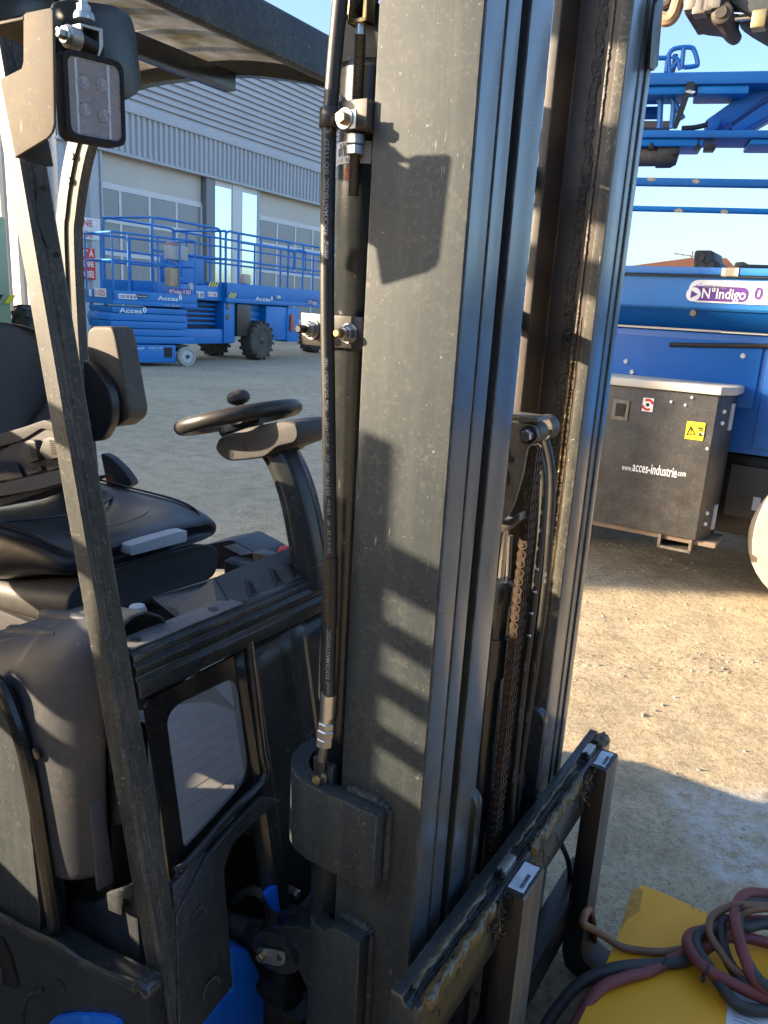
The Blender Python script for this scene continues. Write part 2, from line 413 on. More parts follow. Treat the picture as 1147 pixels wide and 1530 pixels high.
# --- long hydraulic hose in front of the cylinder
LH = .835; RH = .0094
hp = [(515, -60), (508.5, 0), (500.5, 81), (494, 162), (491.5, 195), (489.6, 304), (488.6, 440), (490, 560), (492.3, 719), (494.2, 832), (493.2, 933), (491.5, 1000), (491.5, 1036)]
hp3 = [T.L(x, y, LH) for x, y in hp]
hs = spline(hp3, 6)
hose = M().tube(hs, RH, 16).build('hydraulic_hose', HOSE, fork)
def hose_pt(z):
    for i in range(len(hs)-1):
        if hs[i].z >= z >= hs[i+1].z:
            t = (hs[i].z-z)/(hs[i].z-hs[i+1].z); return hs[i].lerp(hs[i+1], t)
    return hs[-1]
def hose_text(st, y0, y1, size, shear=0, bold=0, ang=.42):
    """letters run up the hose from picture row y0 to y1"""
    zs = T.L(490, y0, LH).z; ze = T.L(490, y1, LH).z; r = RH+.0005
    def fn(u, v):
        p = hose_pt(zs+u); a = ang-(v-size*.35)/r
        return Vector((p.x+math.sin(a)*r, p.y-math.cos(a)*r, p.z))
    text('lettering', st, None, None, None, size, HOSETXT, hose, width=ze-zs, fn=fn, shear=shear, bold=bold)
hose_text('ISO 11237  6', 262, 197, .0075)
hose_text('ROCKMASTER/2SC', 352, 268, .0080, bold=.012)
hose_text('manuli', 388, 360, .0095, shear=.3, bold=.02)
hose_text('MSHA  2G-IC-126C/6-1   FRAS', 612, 535, .0072)
hose_text('-40°C to +100°C', 668, 622, .0070)
hose_text('330 bar  33.0 MPa  4780 psi', 766, 678, .0068)
hose_text('DN 10 -6  3/8"  WP', 822, 774, .0070)
hose_text('ROCKMASTER/2SC', 1010, 936, .0080, bold=.012)
hose_text('manuli', 1034, 1014, .0085, shear=.3)
# wrapped sleeve
i0 = [p for p in hs if T.L(494, 934, LH).z <= p.z <= T.L(494, 830, LH).z]
M().tube(i0, RH+.0012, 16).build('tape_wrap', BLACK, hose)
for q in range(4):
    z = T.L(494, 845+q*24, LH).z; p = hose_pt(z)
    M().tube([(p.x+math.cos(a)*(RH+.0014), p.y+math.sin(a)*(RH+.0014), z+.006*math.sin(a+1)) for a in [2*math.pi*k/18 for k in range(18)]], .0004, 5, closed=True).build('tape_edge', HOSE, hose)
# fitting at the lower end
def at(y): return T.L(*{1036: (491.5, 1036), 1070: (489.3, 1070), 1078: (487.5, 1078), 1088: (486.6, 1088), 1101: (485.2, 1101), 1114: (484, 1114), 1136: (481, 1136)}[y], LH)
fit = M().tube([at(1036), at(1070)], .0112, 20).build('hose_fitting', STEEL, hose)
M().tube([at(1070), at(1078)], .0098, 16).build('ferrule_neck', STEEL, hose)
for a_, b_, r_ in ((1078, 1088, .0125), (1088, 1101, .0135), (1101, 1114, .0125)):
    M().tube([at(a_), at(a_).lerp(at(b_), .12), at(a_).lerp(at(b_), .88), at(b_)], [r_*.88, r_, r_, r_*.88], 6).build('hex_nut', STEEL, hose, sharp=20)
M().tube([at(1114), at(1136)], .0066, 14).build('fitting_stem', RAWST, hose)
# clamp that holds the hose to the block
zc0, zc1 = T.L(491, 192, LH).z, T.L(492, 162, LH).z
pc = hose_pt((zc0+zc1)/2)
cl = M()._rev(Vector((pc.x, pc.y, zc0)), Vector((.02, 0, 1)).normalized(), [(0, .0125), (.001, .0132), (zc1-zc0-.001, .0132), (zc1-zc0, .0125)], 24, 0).build('hose_clamp', RUBBER, fork)
a = T.L(507, 193, .826); b = T.L(533, 163, .826)
M().box((a.x, .8275, a.z), (b.x-.012, .8405, b.z)).build('clamp_tab', RUBBER, cl, bev=.001)
M().box((a.x+.010, .8245, a.z-.001), (b.x, .8272, b.z-.0005)).build('clamp_plate', STEEL, cl, bev=.0006)
c = T.L(515.5, 178, .8245)
def bolt(p, ax, r, h, parent, mt=YZINC, washer=STEEL, name='bolt'):
    p = Vector(p); ax = Vector(ax).normalized()
    o = M().rev(p, ax, [(0, r*1.55), (h*.22, r*1.5)], 20).build('washer', washer, parent)
    o = M().rev(p+ax*h*.2, ax, [(0, r*1.0), (h*.65, r), (h*.8, r*.86)], 6).build('bolt_head', mt, parent, sharp=20)
    return o
bolt(c, (0, -1, 0), .0078, .012, cl)
# --- plate with two studs
pq = [T.L(x, y, .860) for x, y in ((449, 467), (542, 474), (542, 523), (449, 515))]
sp = M().prism(pq, (0, .007, 0)).build('stud_plate', BLACK, fork, bev=.002)
for x, y, cm in ((466, 492, BLACK), (522, 498, YZINC)):
    p = T.L(x, y, .860)
    M().rev(p, (0, -1, 0), [(0, .0135), (.002, .0135)], 24).build('washer', STEEL, sp)
    M().rev(p-Vector((0, .002, 0)), (0, -1, 0), [(0, .0102), (.001, .0112), (.008, .0112), (.009, .010)], 6).build('hex_nut', STEEL, sp, sharp=20)
    M().rev(p-Vector((0, .011, 0)), (0, -1, 0), [(0, .0085), (.006, .0085)], 6).build('hex_nut', STEEL, sp, sharp=20)
    M().rev(p-Vector((0, .016, 0)), (0, -1, 0), [(0, .0058), (.013, .0058), (.015, .004)], 12).build('stud', cm, sp)
# --- bent guard plate round the cylinder foot
def bent(path, z0, z1_, t, name, mt=PAINT, parent=None, bev=.002):
    P = [Vector((a, b, 0)) for a, b in path]; n = len(P); o = []; i_ = []
    for k in range(n):
        d = (P[min(k+1, n-1)]-P[max(k-1, 0)]).normalized(); nn = Vector((-d.y, d.x, 0))
        o.append(P[k]); i_.append(P[k]+nn*t)
    zz = z0 if callable(z0) else (lambda k: z0)
    vs = []; fs = []
    for k in range(n):
        z1 = z1_(k) if callable(z1_) else z1_
        vs += [(o[k].x, o[k].y, zz(k)), (o[k].x, o[k].y, z1), (i_[k].x, i_[k].y, z1), (i_[k].x, i_[k].y, zz(k))]
    for k in range(n-1):
        for e in range(4):
            f = (e+1) % 4; fs.append((k*4+e, k*4+f, (k+1)*4+f, (k+1)*4+e))
    fs.append((0, 3, 2, 1)); q = (n-1)*4; fs.append((q, q+1, q+2, q+3))
    return M().add(vs, fs).build(name, mt, parent or fork, bev=bev)
zg1 = T.L(585, 1229, .82).z
path = [(-.487, .818), (-.52, .818), (-.56, .818), (-.60, .818)]
cxx, cyy, ro = -.604, .904, .086
path += [(cxx+ro*math.cos(a), cyy+ro*math.sin(a)) for a in [R_(-95-8.5*k) for k in range(20)]]
path += [(-.59, 1.0)]
guard = bent(path[::-1], .622, zg1, .029, 'cylinder_guard')
# weld beads along the guard
def weld(pts, r, name='weld_bead', mt=PAINT, par=None):
    P = spline(pts, 7); M().tube([p+Vector((random.uniform(-1, 1), random.uniform(-1, 1), random.uniform(-1, 1)))*r*.06 for p in P], [r*(1+.13*math.sin(i*2.1))*random.uniform(.9, 1.08)*(1 if 0 < i < len(P)-1 else .4) for i in range(len(P))], 8).build(name, mt, par or fork)
weld([(-.560, .848, zg1+.001), (-.53, .849, zg1+.001), (-.50, .849, zg1), (-.485, .848, zg1-.005)], .0065, par=guard)
weld([(-.485, .848, zg1-.003), (-.484, .848, zg1-.03), (-.485, .848, zg1-.06), (-.484, .848, zg1-.10), (-.485, .848, .628)], .006, par=guard)
# tab with bolt for the hose end
tp = [T.L(x, y, .840) for x, y in ((469, 1138), (497, 1147), (496, 1196), (470, 1188))]
tab = M().prism(tp, (0, .012, 0)).build('hose_tab', PAINT, fork, bev=.0015)
tp = [T.L(x, y, .833) for x, y in ((468, 1131), (484, 1133), (484, 1156), (468, 1158))]
M().prism(tp, (0, .006, 0)).build('tab_lip', PAINTG, tab, bev=.001)
bolt(T.L(479, 1161, .839), (0, -1, 0), .0085, .013, tab)
# --- lower mast foot bracket and tilt clevis
zb1 = T.L(553, 1415, .82).z
path = [(-.503, .818), (-.515, .818), (-.53, .818), (-.555, .822), (-.575, .821), (-.600, .832), (-.618, .846)]
foot = bent(path[::-1], .16, lambda k: zb1-(.034, .030, .020, .006, 0, 0, 0, 0)[k], .030, 'mast_foot_bracket')
M().prism(rounded([T.L(x, y, .862) for x, y in ((415, 1384), (445, 1384), (470, 1394), (486, 1412), (492, 1500), (470, 1500), (452, 1462), (430, 1420))], .01, 3), (0, .030, 0)).build('clevis_bridge', PAINTG, foot, bev=.003)
weld([(-.56, .848, zb1+.001), (-.53, .849, zb1+.001), (-.512, .849, zb1), (-.502, .848, zb1-.008)], .007, par=foot)
weld([(-.501, .848, zb1-.008), (-.500, .848, .33), (-.501, .848, .28), (-.500, .848, .23), (-.501, .848, .17)], .006, par=foot)
ep = rounded([T.L(x, y, .862) for x, y in zm((190, 980), 2.78, [(525, 1135), (640, 1165), (725, 1225), (715, 1310), (650, 1330), (535, 1275)])], .03)
ear = M().prism(ep, (0, .022, 0)).build('tilt_clevis', PAINTG, fork, bev=.002)
ep = rounded([T.L(x, y, .862)+Vector((0, .06, 0)) for x, y in zm((190, 980), 2.78, [(525, 1135), (640, 1165), (725, 1225), (715, 1310), (650, 1330), (535, 1275)])], .03)
M().prism(ep, (0, .022, 0)).build('clevis_ear', PAINTG, ear, bev=.002)
rp = rounded([T.L(x, y, .8605) for x, y in zm((190, 980), 2.78, [(548, 1212), (590, 1208), (660, 1225), (664, 1275), (630, 1284), (552, 1262)])], .014)
M().prism(rp, (0, -.004, 0)).build('pin_retainer', STEEL, ear, bev=.001)
bolt(T.L(394, 1425, .856), (0, -1, 0), .0085, .013, ear)
M().cyl(T.L(418, 1430, .8575), T.L(418, 1430, .8560), .0058, 14).build('retainer_hole', VOID, ear)
a = T.L(338, 1379, .92); b = T.L(384, 1396, .92)
M().tube([a+(a-b)*1.6, a, b], .022, 18).build('tilt_rod', STEEL, ear)
M().tube([b-(b-a)*.12, b+(b-a)*.25], [.030, .030], 18).build('rod_collar', PAINTG, ear)
gp = spline([T.L(x, y, .96) for x, y in ((350, 1345), (372, 1331), (392, 1337), (407, 1358), (412, 1384), (405, 1420))], 6)
M().tube(gp, .0095, 12).build('steel_pipe', RAWST, fork)
gp = spline([T.L(x, y, .97) for x, y in ((430, 1392), (452, 1360), (480, 1325))], 6)
M().tube(gp, .009, 12).build('steel_pipe', RAWST, fork)

# --- middle of the mast: bracket plate, pulleys, cylinder, chain, hoses
Lp = 1.115
pl = zm((690, 400), 3.824, [(120, 880), (262, 880), (350, 893), (428, 905), (440, 975), (400, 1000), (372, 1030), (345, 1190), (290, 1370), (240, 1445), (120, 1440)])
outer = [T.L(x, y, Lp) for x, y in pl]
plate = M().prism(rounded(outer, .008, 3), (0, .007, 0)).build('chain_bracket', mat('dusty_bracket', (.06, .06, .055), .45, dust=(DUST, .55, 9), scratch=.6), fork, bev=.0012)
def disc(c, r, L, t, name, mt, par, seg=24): return M().rev((c.x, L, c.z), (0, -1, 0), [(0, r), (t, r)], seg).build(name, mt, par)
c = T.L(748, 713, Lp); disc(c, .017, Lp-.0004, .001, 'bracket_hole', VOID, plate)
cc = [T.L(x, y, Lp-.0012) for x, y in zm((690, 400), 3.824, [(215, 1060), (238, 1060), (246, 1030), (272, 1030), (276, 1068), (300, 1090), (295, 1115), (255, 1112), (240, 1118), (215, 1110)])]
M().prism(cc, (0, .001, 0)).build('bracket_slot', VOID, plate)
tp = [T.L(x, y, Lp+.003) for x, y in zm((690, 400), 3.824, [(120, 842), (265, 838), (430, 858), (436, 880), (350, 886), (262, 872), (120, 872)])]
M().prism(tp, (0, .05, 0)).build('bracket_top', mat('dusty_bracket', (1, 1, 1)), plate, bev=.001)
c = T.L(790.5, 649.5, Lp); bolt((c.x, Lp-.001, c.z), (0, -1, 0), .0095, .016, plate, STEEL, BLACK)
c = T.L(797, 645, 1.15)
def pulley(c, L, r, wd, par):
    return M()._rev(Vector((c.x, L, c.z)), Vector((0, 1, 0)), [(0, r*.55), (0, r), (.003, r), (wd*.35, r*.72), (wd*.65, r*.72), (wd-.003, r), (wd, r), (wd, r*.55)], 26, 0).build('hose_pulley', mat('dusty_roller', (.03, .03, .03), .4, dust=(DUST, .4, 20)), par)
pulley(T.L(797, 646, 1.16), 1.145, .018, .034, plate)
pulley(T.L(815, 638, 1.24), 1.215, .021, .036, plate)
cr = M().box((-.535, 1.14, T.L(745, 790, 1.14).z), (-.478, 1.165, T.L(745, 772, 1.14).z))
pts = [T.L(x, y, 1.13) for x, y in zm((690, 400), 3.824, [(200, 1440), (262, 1445), (330, 1400), (328, 1445), (250, 1510), (195, 1515)])]
M().prism(pts, (0, .03, 0)).build('piston_crosshead', RAWST, fork, bev=.002)
Fm, Lm = -.490, 1.18
zz = lambda y, x=745: T.L(x, y, Lm).z
M().cyl((Fm, Lm, zz(880)), (Fm, Lm, zz(770)), .0105, 20).build('piston_rod', CHROME, fork)
M()._rev(Vector((Fm, Lm, .10)), Vector((0, 0, 1)), [(0, .027), (zz(1010)-.10, .027), (zz(1010)-.10, .031), (zz(950)-.10, .031), (zz(950)-.10, .027), (zz(900)-.1, .027), (zz(900)-.1, .0295), (zz(872)-.1, .0295), (zz(865)-.1, .024)], 24, 0).build('centre_cylinder', PAINTG, fork)
M().tube([T.L(x, y, 1.21) for x, y in ((762, 800), (757, 900), (752, 985), (742, 1090), (733, 1180))], .0045, 10).build('steel_pipe', RAWST, fork)
pts = [T.L(x, y, 1.05) for x, y in zm((640, 760), 2.833, [(215, 742), (252, 740), (248, 797), (215, 800)])]
M().prism(pts, (0, .004, 0)).build('tag_plate', RAWST, fork, bev=.001)
# leaf chain: every link a piece of its own
chain = M().box((-.4445, 1.158, .44), (-.4400, 1.184, 1.20)).build('lift_chain', CHAINM, fork)
Fk, La0 = -.4430, 1.156; PT = .0159
def link_mesh(kind):
    m = M(); r = .0092
    def plate(L, t, z0, rr, wst):
        pts = []
        for k in range(9): a = math.pi*k/8; pts.append((math.cos(a)*rr, z0+PT+math.sin(a)*rr))
        pts.append((-wst, z0+PT/2))
        for k in range(9): a = math.pi+math.pi*k/8; pts.append((math.cos(a)*rr, z0+math.sin(a)*rr))
        pts.append((wst, z0+PT/2))
        m.prism([(x, L, z) for x, z in pts], (0, t, 0))
    if kind: 
        plate(0, .0022, 0, r*.86, .0066); plate(.0098, .0022, 0, r*.86, .0066); plate(.0198, .0022, 0, r*.86, .0066); plate(.0292, .0022, 0, r*.86, .0066)
        m.rev((0, -.0016, 0), (0, 1, 0), [(0, .0032), (.0012, .0042), (.034, .0042)], 10); m.rev((0, -.0016, PT), (0, 1, 0), [(0, .0032), (.0012, .0042), (.034, .0042)], 10)
    else:
        plate(.0030, .0032, 0, r*.84, .0062); plate(.0128, .0032, 0, r*.84, .0062); plate(.0228, .0032, 0, r*.84, .0062)
    return m
zs = T.L(803, 688, 1.16).z; n = int((zs-.42)/PT)
protos = {}
ORGK = ORG[fork.name]
for i in range(n):
    z = zs-i*PT; kd = i % 2
    if kd not in protos:
        mm = link_mesh(kd); o = mm.build('chain_link', CHAINM, None, sharp=30); protos[kd] = o
        o.parent = chain
    else:
        o = protos[kd].copy(); COL.objects.link(o)
    o.location = Vector((Fk, La0, z))-ORGK
    o.rotation_euler = (0, random.uniform(-.01, .01), random.uniform(-.03, .03))
# two hoses that run with the chain
for pts, L in (([(792, 652), (800, 668), (808, 690), (811.5, 715), (811.2, 745), (808, 800), (804, 840), (795, 919), (781, 1028), (769, 1148), (760, 1250)], 1.205),
               ([(811, 646), (818, 668), (823, 693), (824.8, 722), (823.5, 755), (820, 810), (816, 860), (807, 940), (791, 1053), (777, 1150), (768, 1240)], 1.262)):
    o = M().tube(spline([T.L(x, y, L) for x, y in pts], 6), .0066, 12).build('mast_hose', HOSE, fork)
    for y in (870, 1000, 1075, 1165):
        import bisect
        xs = sorted((q[1], q[0]) for q in pts)
        for (ya, xa), (yb, xb) in zip(xs, xs[1:]):
            if ya <= y <= yb: x = xa+(xb-xa)*(y-ya)/(yb-ya)
        p = T.L(x, y, L)
        def fn(u, v, p=p): a = .5-v/.007; return Vector((p.x+math.sin(a)*.0071, p.y-math.cos(a)*.0071, p.z+u))
        text('lettering', random.choice(('2SC DN06', 'EN 857', '2SC WP')), None, None, None, .006, HOSETXT, o, fn=fn)
for y, x in ((850, 798), (884, 795), (916, 790), (949, 787)):   # zip-tie tails
    p = T.L(x, y, 1.19); M().prism([p, p+Vector((.007, 0, .003)), p+Vector((.007, 0, -.002))], (0, .002, 0)).build('tie_tail', WHITE, fork)
# carriage side plates with the rollers
for L0, ys in ((1.030, (1187, 1300)), (1.325, (1060, 1330))):
    zt = T.L(800, ys[0], L0).z if L0 > 1.2 else T.L(710, ys[0], L0).z
    pts = rounded([(-.424, L0, .20), (-.424, L0, zt), (-.56, L0, zt), (-.56, L0, .20)], [0, .03, .03, 0], 5)
    cs = M().prism(pts, (0, .022, 0)).build('carriage_side_plate', PAINTG, fork, bev=.002)
    M()._rev(Vector((-.49, L0-.03, zt-.16)), Vector((0, 1, 0)), [(0, .04), (.002, .045), (.028, .045)], 24, 0).build('carriage_roller', BLACK, cs)

# --- fork carriage
Ca, Cb = .757, 1.625
zt = .545
def bar_profile(L0, L1, prof, name, mt, bev=.002, par=None):
    return M().prism([(f, L0, z) for f, z in prof], (0, L1-L0, 0)).build(name, mt, par or fork, bev=bev)
bar = bar_profile(Ca, Cb, [(-.411, zt), (-.393, zt), (-.388, zt-.012), (-.379, zt-.014), (-.374, zt-.004), (-.366, zt-.004), (-.362, zt-.012), (-.362, zt-.11), (-.411, zt-.11)], 'carriage_bar', PAINTG)
low = bar_profile(Ca, Cb, [(-.411, .20), (-.362, .20), (-.362, .11), (-.372, .10), (-.372, .09), (-.411, .09)], 'carriage_bar', BLACK)
for L0 in (1.03, 1.325):
    M().box((-.452, L0, .12), (-.4125, L0+.03, zt-.02)).build('carriage_web', BLACK, fork, bev=.002)
M().box((-.41, 1.10, .19), (-.395, 1.24, zt-.1)).build('carriage_web', BLACK, fork, bev=.002)
def goo(L0, L1, F0, F1, z, h, name='grease_smear', mt=GREASE, n=110, k=7, par=None, drip=0):
    rows = []
    ph = [random.uniform(0, 6) for _ in range(6)]
    for i in range(n+1):
        L = L0+(L1-L0)*i/n; e = 1 if 2 < i < n-2 else .1
        c = (F0+F1)/2+.0012*math.sin(i*.23+ph[0])+random.uniform(-.0004, .0004); wd = abs(F1-F0)*(.75+.25*abs(math.sin(i*.07+ph[1]))+.08*random.random())*e
        row = []
        for q in range(k+1):
            t = q/k; f = c-wd/2+wd*t
            hh = h*math.sin(math.pi*t)**.7*(.5+.45*abs(math.sin(i*.17+q*1.3+ph[2]))+.22*random.random())
            row.append((f+random.uniform(-.0004, .0004), L+random.uniform(-.0008, .0008), z+hh-(drip*(.3+.7*abs(math.sin(i*.23+ph[3])))*random.uniform(.5, 1) if q == k else 0)))
        rows.append(row)
    o = M().grid(rows).build(name, mt, par or bar, sharp=180); o['kind'] = 'stuff'; return o
goo(.765, 1.00, -.374, -.356, zt-.006, .010, n=90, drip=.02)
goo(.775, 1.02, -.396, -.384, zt-.004, .006, n=90)
goo(1.15, 1.43, -.376, -.357, zt-.006, .012, n=110, drip=.02)
goo(1.14, 1.47, -.396, -.386, zt-.003, .007, n=120)
goo(.77, 1.45, -.388, -.378, zt-.016, .006, mt=GREASED, n=160)
goo(1.57, 1.622, -.392, -.36, zt-.004, .012, n=24)
goo(1.42, 1.49, -.376, -.358, zt-.03, .022, n=26, drip=.05)
goo(.985, 1.035, -.376, -.358, zt-.035, .025, n=24, drip=.06, mt=GREASED)
# strands of grease hanging off
for _ in range(46):
    L = random.choice((random.uniform(.98, 1.035), random.uniform(1.43, 1.485), random.uniform(.77, 1.45)))
    p = Vector((-.358+random.uniform(-.004, .004), L, zt-.02+random.uniform(-.03, .02)))
    q = [p]
    for k in range(4): q.append(q[-1]+Vector((random.uniform(-.003, .007), random.uniform(-.008, .008), random.uniform(-.012, .004))))
    M().tube(spline(q, 3), random.uniform(.0007, .0018), 5).build('grease_strand', random.choice((GREASE, GREASED)), bar)
# --- the two forks
def fork_arm(L0, L1, lab, torn):
    Fb, Ff = -.370, -.328; top = .541
    prof = [(Fb, top-.004), (Fb+.004, top), (Ff-.003, top), (Ff, top-.004)]
    heel = [(Ff, .085), (Ff+.012, .058), (Ff+.04, .045), (Ff+1.05, .030), (Ff+1.06, .022), (Ff+1.05, .012), (Fb+.045, .008), (Fb+.012, .022), (Fb, .06)]
    fk = M().prism([(f, L0, z) for f, z in prof+heel], (0, L1-L0, 0)).build('fork_arm', (BLACK, RAWST), fork, bev=.002, label=lab)
    for p in fk.data.polygons:
        if p.normal.x > .75 and abs(p.normal.z) < .6: p.material_index = 1
    w = L1-L0
    hk = M().box((-.392, L0+.012, top-.045), (Fb+.002, L1-.012, top-.006)).build('fork_hook', BLACK, fk, bev=.002)
    lt = M().prism(rounded([(-.392, L0+w*.30, top-.004), (-.392, L0+w*.85, top-.004), (-.374, L0+w*.85, top-.004), (-.374, L0+w*.30, top-.004)], .006, 3), (0, 0, .014)).build('fork_latch', STEEL, fk, bev=.002)
    M().box((-.386, L0+w*.26, top+.001), (-.380, L0+w*.33, top+.012)).build('latch_slot', VOID, lt)
    # torn paper label
    pts = []
    a0, a1, b0, b1 = Ff-.034, Ff-.006, L0+.010, L1-.006
    for k in range(12): pts.append((a0+random.uniform(0, .002)*torn, b0+(b1-b0)*k/12))
    for k in range(6): pts.append((a0+(a1-a0)*k/6, b1-random.uniform(0, .004)*torn))
    for k in range(12): pts.append((a1-random.uniform(0, .004)*torn, b1-(b1-b0)*k/12))
    for k in range(6): pts.append((a1-(a1-a0)*k/6, b0+random.uniform(0, .004)*torn))
    lb = M().add([(f, l, top+.0008) for f, l in pts], [tuple(range(len(pts)))]).build('label_sticker', LABEL, fk)
    for k in range(5):
        text('lettering', ('Pos 2A  Q 1250 kg', 'LC 500  ISO 2328', '1000x80x40 CE', 'No 4417-22', 'EN ISO')[k], (a0+.004+k*.0048, b0+.006, top+.0015), (0, 1, 0), (-1, 0, 0), .0036, mat('label_print', (.25, .26, .30), .6), fk)
    for k in range(20):
        l = b0+.010+k*.0019; M().box((a1-.012, l, top+.0012), (a1-.005, l+random.choice((.0006, .0011)), top+.0014)).build('barcode_bar', INK, fk)
    return fk
fork_arm(1.033, 1.124, 'nearer fork with a whole paper label on its top', .3)
fork_arm(1.482, 1.566, 'farther fork with a torn paper label on its top', 1.0)
# ================================================================== forklift: cowl, cab, body
def Cw(x, y, off):
    """sight line meets the sloping cowl plane, which lies between the front pillars"""
    d = T.ray(x, y); t = (-.756-.204*(HC-.426)+off)/(d.x+.204*d.z); return Vector((0, 0, HC))+d*t
# beam across the top of the cowl
bm_ = [(-.915, .933), (-.866, .933), (-.858, .929), (-.8565, .9215), (-.860, .917), (-.851, .911), (-.851, .901), (-.857, .894), (-.848, .886), (-.846, .864), (-.88, .858), (-.905, .90)]
beam = bar_profile(.7045, 1.80, bm_, 'cowl_beam', PAINTG, bev=.0018)
st = M().box((-.912, .709, .9335), (-.870, .955, .937)); strip = st.build('beam_cap', mat('dusty_cap', (.06, .06, .06), .6, dust=((.34, .33, .32), .75, 9)), beam, bev=.001)
for L in (.735, .90):
    M().rev((-.889, L, .937), (0, 0, 1), [(0, .009), (.001, .009)], 18).build('hole_plug', PLASTIC, beam)
for x, y in ((310, 985), (326, 976)):
    p = Cw(x, y, .0035); p.x = -.8475
    M()._rev(Vector((p.x+.0002, p.y, p.z)), Vector((1, 0, 0)), [(0, .004), (0, .0068), (.0015, .0068), (.0015, .0045)], 16, 0).build('hole_rim', BLACK, beam)
    M().rev((p.x+.0004, p.y, p.z), (1, 0, 0), [(0, .0046), (.0004, .0046)], 14).build('bolt_hole', VOID, beam)
# ridged panel to the right of the window
def kx(x, y, F=-.81): return Cw(x, y, -.012).y
xs = [kx(356, 1020), kx(368, 1015), kx(384, 1010), kx(392, 1008), kx(428, 1000), kx(437, 998), kx(458, 992), kx(468, 990), 1.25, 1.265, 1.5, 1.51, 1.80]
fo = [-.832, -.812, -.812, -.822, -.822, -.812, -.812, -.822, -.822, -.812, -.812, -.824, -.824]
rows = [[(f+.80-.756-.204*(z-.426), l, z) for l, f in zip(xs, fo)] for z in (.14, .5, .8, .862)]
M().grid(rows).build('cowl_panel', PAINTG, fork, solid=.004, sharp=25)
# black window frame, pane, floor seen through it
z7 = lambda *p: zm((190, 980), 2.78, p)
fp = rounded([Cw(x, y, -0.0220) for x, y in z7((72, 190), (495, -25), (520, 130), (560, 440), (545, 520), (250, 880), (180, 960), (140, 640))], [.01, .01, .01, .06, .04, .01, .01, .01], 5)
gp = rounded([Cw(x, y, -0.0220) for x, y in z7((163, 262), (200, 205), (425, 96), (455, 118), (468, 200), (500, 440), (490, 520), (380, 650), (236, 800))], [.02, .02, .02, .02, .02, .03, .03, .02, .004], 5)
def ring_plate(outer, inner, vec, name, mt, par):
    """plate with a hole: both outlines resampled to the same count and bridged"""
    def res(P, n):
        P = P+[P[0]]; d = [0]
        for a, b in zip(P, P[1:]): d.append(d[-1]+(b-a).length)
        out = []
        for k in range(n):
            t = d[-1]*k/n
            for i in range(len(P)-1):
                if d[i] <= t <= d[i+1]: out.append(P[i].lerp(P[i+1], (t-d[i])/max(1e-9, d[i+1]-d[i]))); break
        return out
    n = 64; A = res(outer, n); c = sum(inner, Vector())/len(inner)
    B = []
    P = inner+[inner[0]]
    e1 = (A[0]-c).normalized(); nn = Vector(vec).normalized(); e2 = nn.cross(e1)
    for a in A:                                     # nearest boundary point along the ray from the hole's centre
        d = (a-c); ang = math.atan2(d.dot(e2), d.dot(e1)); best = None
        dr = e1*math.cos(ang)+e2*math.sin(ang); pr = nn.cross(dr)
        for p, q in zip(P, P[1:]):
            u, v = (p-c).dot(pr), (q-c).dot(pr)
            if u*v <= 0 and abs(u-v) > 1e-9:
                x = p.lerp(q, u/(u-v)); t = (x-c).dot(dr)
                if t > 0: best = x
        B.append(best if best else c)
    v = Vector(vec); vs = A+B+[a+v for a in A]+[b+v for b in B]; fs = []
    for i in range(n):
        j = (i+1) % n
        fs += [(i, j, n+j, n+i), (2*n+i, 3*n+i, 3*n+j, 2*n+j), (i, 2*n+i, 2*n+j, j), (n+i, n+j, 3*n+j, 3*n+i)]
    return M().add(vs, fs).build(name, mt, par, sharp=30)
wf = ring_plate(fp, gp, (-.006, 0, 0), 'window_frame', mat('black_gloss', (.006, .007, .008), .16, dust=(DUST, .06, 8)), fork)
gl = bpy.data.materials.new('dusty_glass'); gl.use_nodes = True
b = gl.node_tree.nodes['Principled BSDF']; b.inputs['Base Color'].default_value = (.86, .88, .9, 1); b.inputs['Roughness'].default_value = .12; b.inputs['Transmission Weight'].default_value = .76; b.inputs['IOR'].default_value = 1.02; b.inputs['Specular IOR Level'].default_value = .3
pane = M().prism([p+Vector((-.001, 0, 0)) for p in gp], (-.003, 0, 0)).build('window_pane', gl, fork)
MATF = mat('floor_mat_rubber', (.46, .45, .44), .7, var=.15, vs=14, dust=((.5, .45, .38), .5, 18), bump=(500, .5, .002))
m = M(); prof = []
for i in range(24):
    f = -.90-i*.04; prof += [(f, .452), (f-.036, .452), (f-.037, .450), (f-.039, .450)]
m.prism([(f, .71, z) for f, z in prof]+[(-1.86, .71, .43), (-.90, .71, .43)], (0, .86, 0)); m.build('floor_mat', MATF, fork)
# lip round the lower edge of the frame and the lower cowl plate
lp = [Cw(x, y, -0.0060) for x, y in z7((190, 900), (225, 880), (300, 805), (420, 665), (520, 565), (560, 520), (575, 470), (560, 400), (530, 150), (505, -60))]
M().tube(spline(lp, 5), .0075, 10).build('cowl_lip', PAINTG, fork)
lp = [Cw(x, y, 0.0000) for x, y in z7((190, 960), (200, 1078), (330, 812), (300, 820))]
M().prism(lp, (-.012, 0, 0)).build('cowl_flange', mat('sheen_paint', (.045, .05, .075), .25, dust=(DUST, .1, 8)), fork, bev=.002)
q = z7((205, 1080), (335, 830), (440, 710), (560, 585), (640, 600), (520, 700), (440, 780), (405, 880), (408, 960), (420, 1090), (440, 1370), (300, 1550), (215, 1560))
M().prism([Cw(x, y, 0.0030) for x, y in q], (-.014, 0, 0)).build('lower_cowl_plate', PAINT, fork, bev=.003)
for x, y, r in ((297, 1085, .017), (350, 1380, .019)):
    p = Cw(*z7((x, y))[0], 0.0030)
    M()._rev(Vector((p.x, p.y, p.z)), Vector((1, 0, 0)), [(0, r*1.04), (.0012, r), (.0012, r*.9), (.0004, r*.88)], 26, 0).build('hole_plug', PAINT, fork)
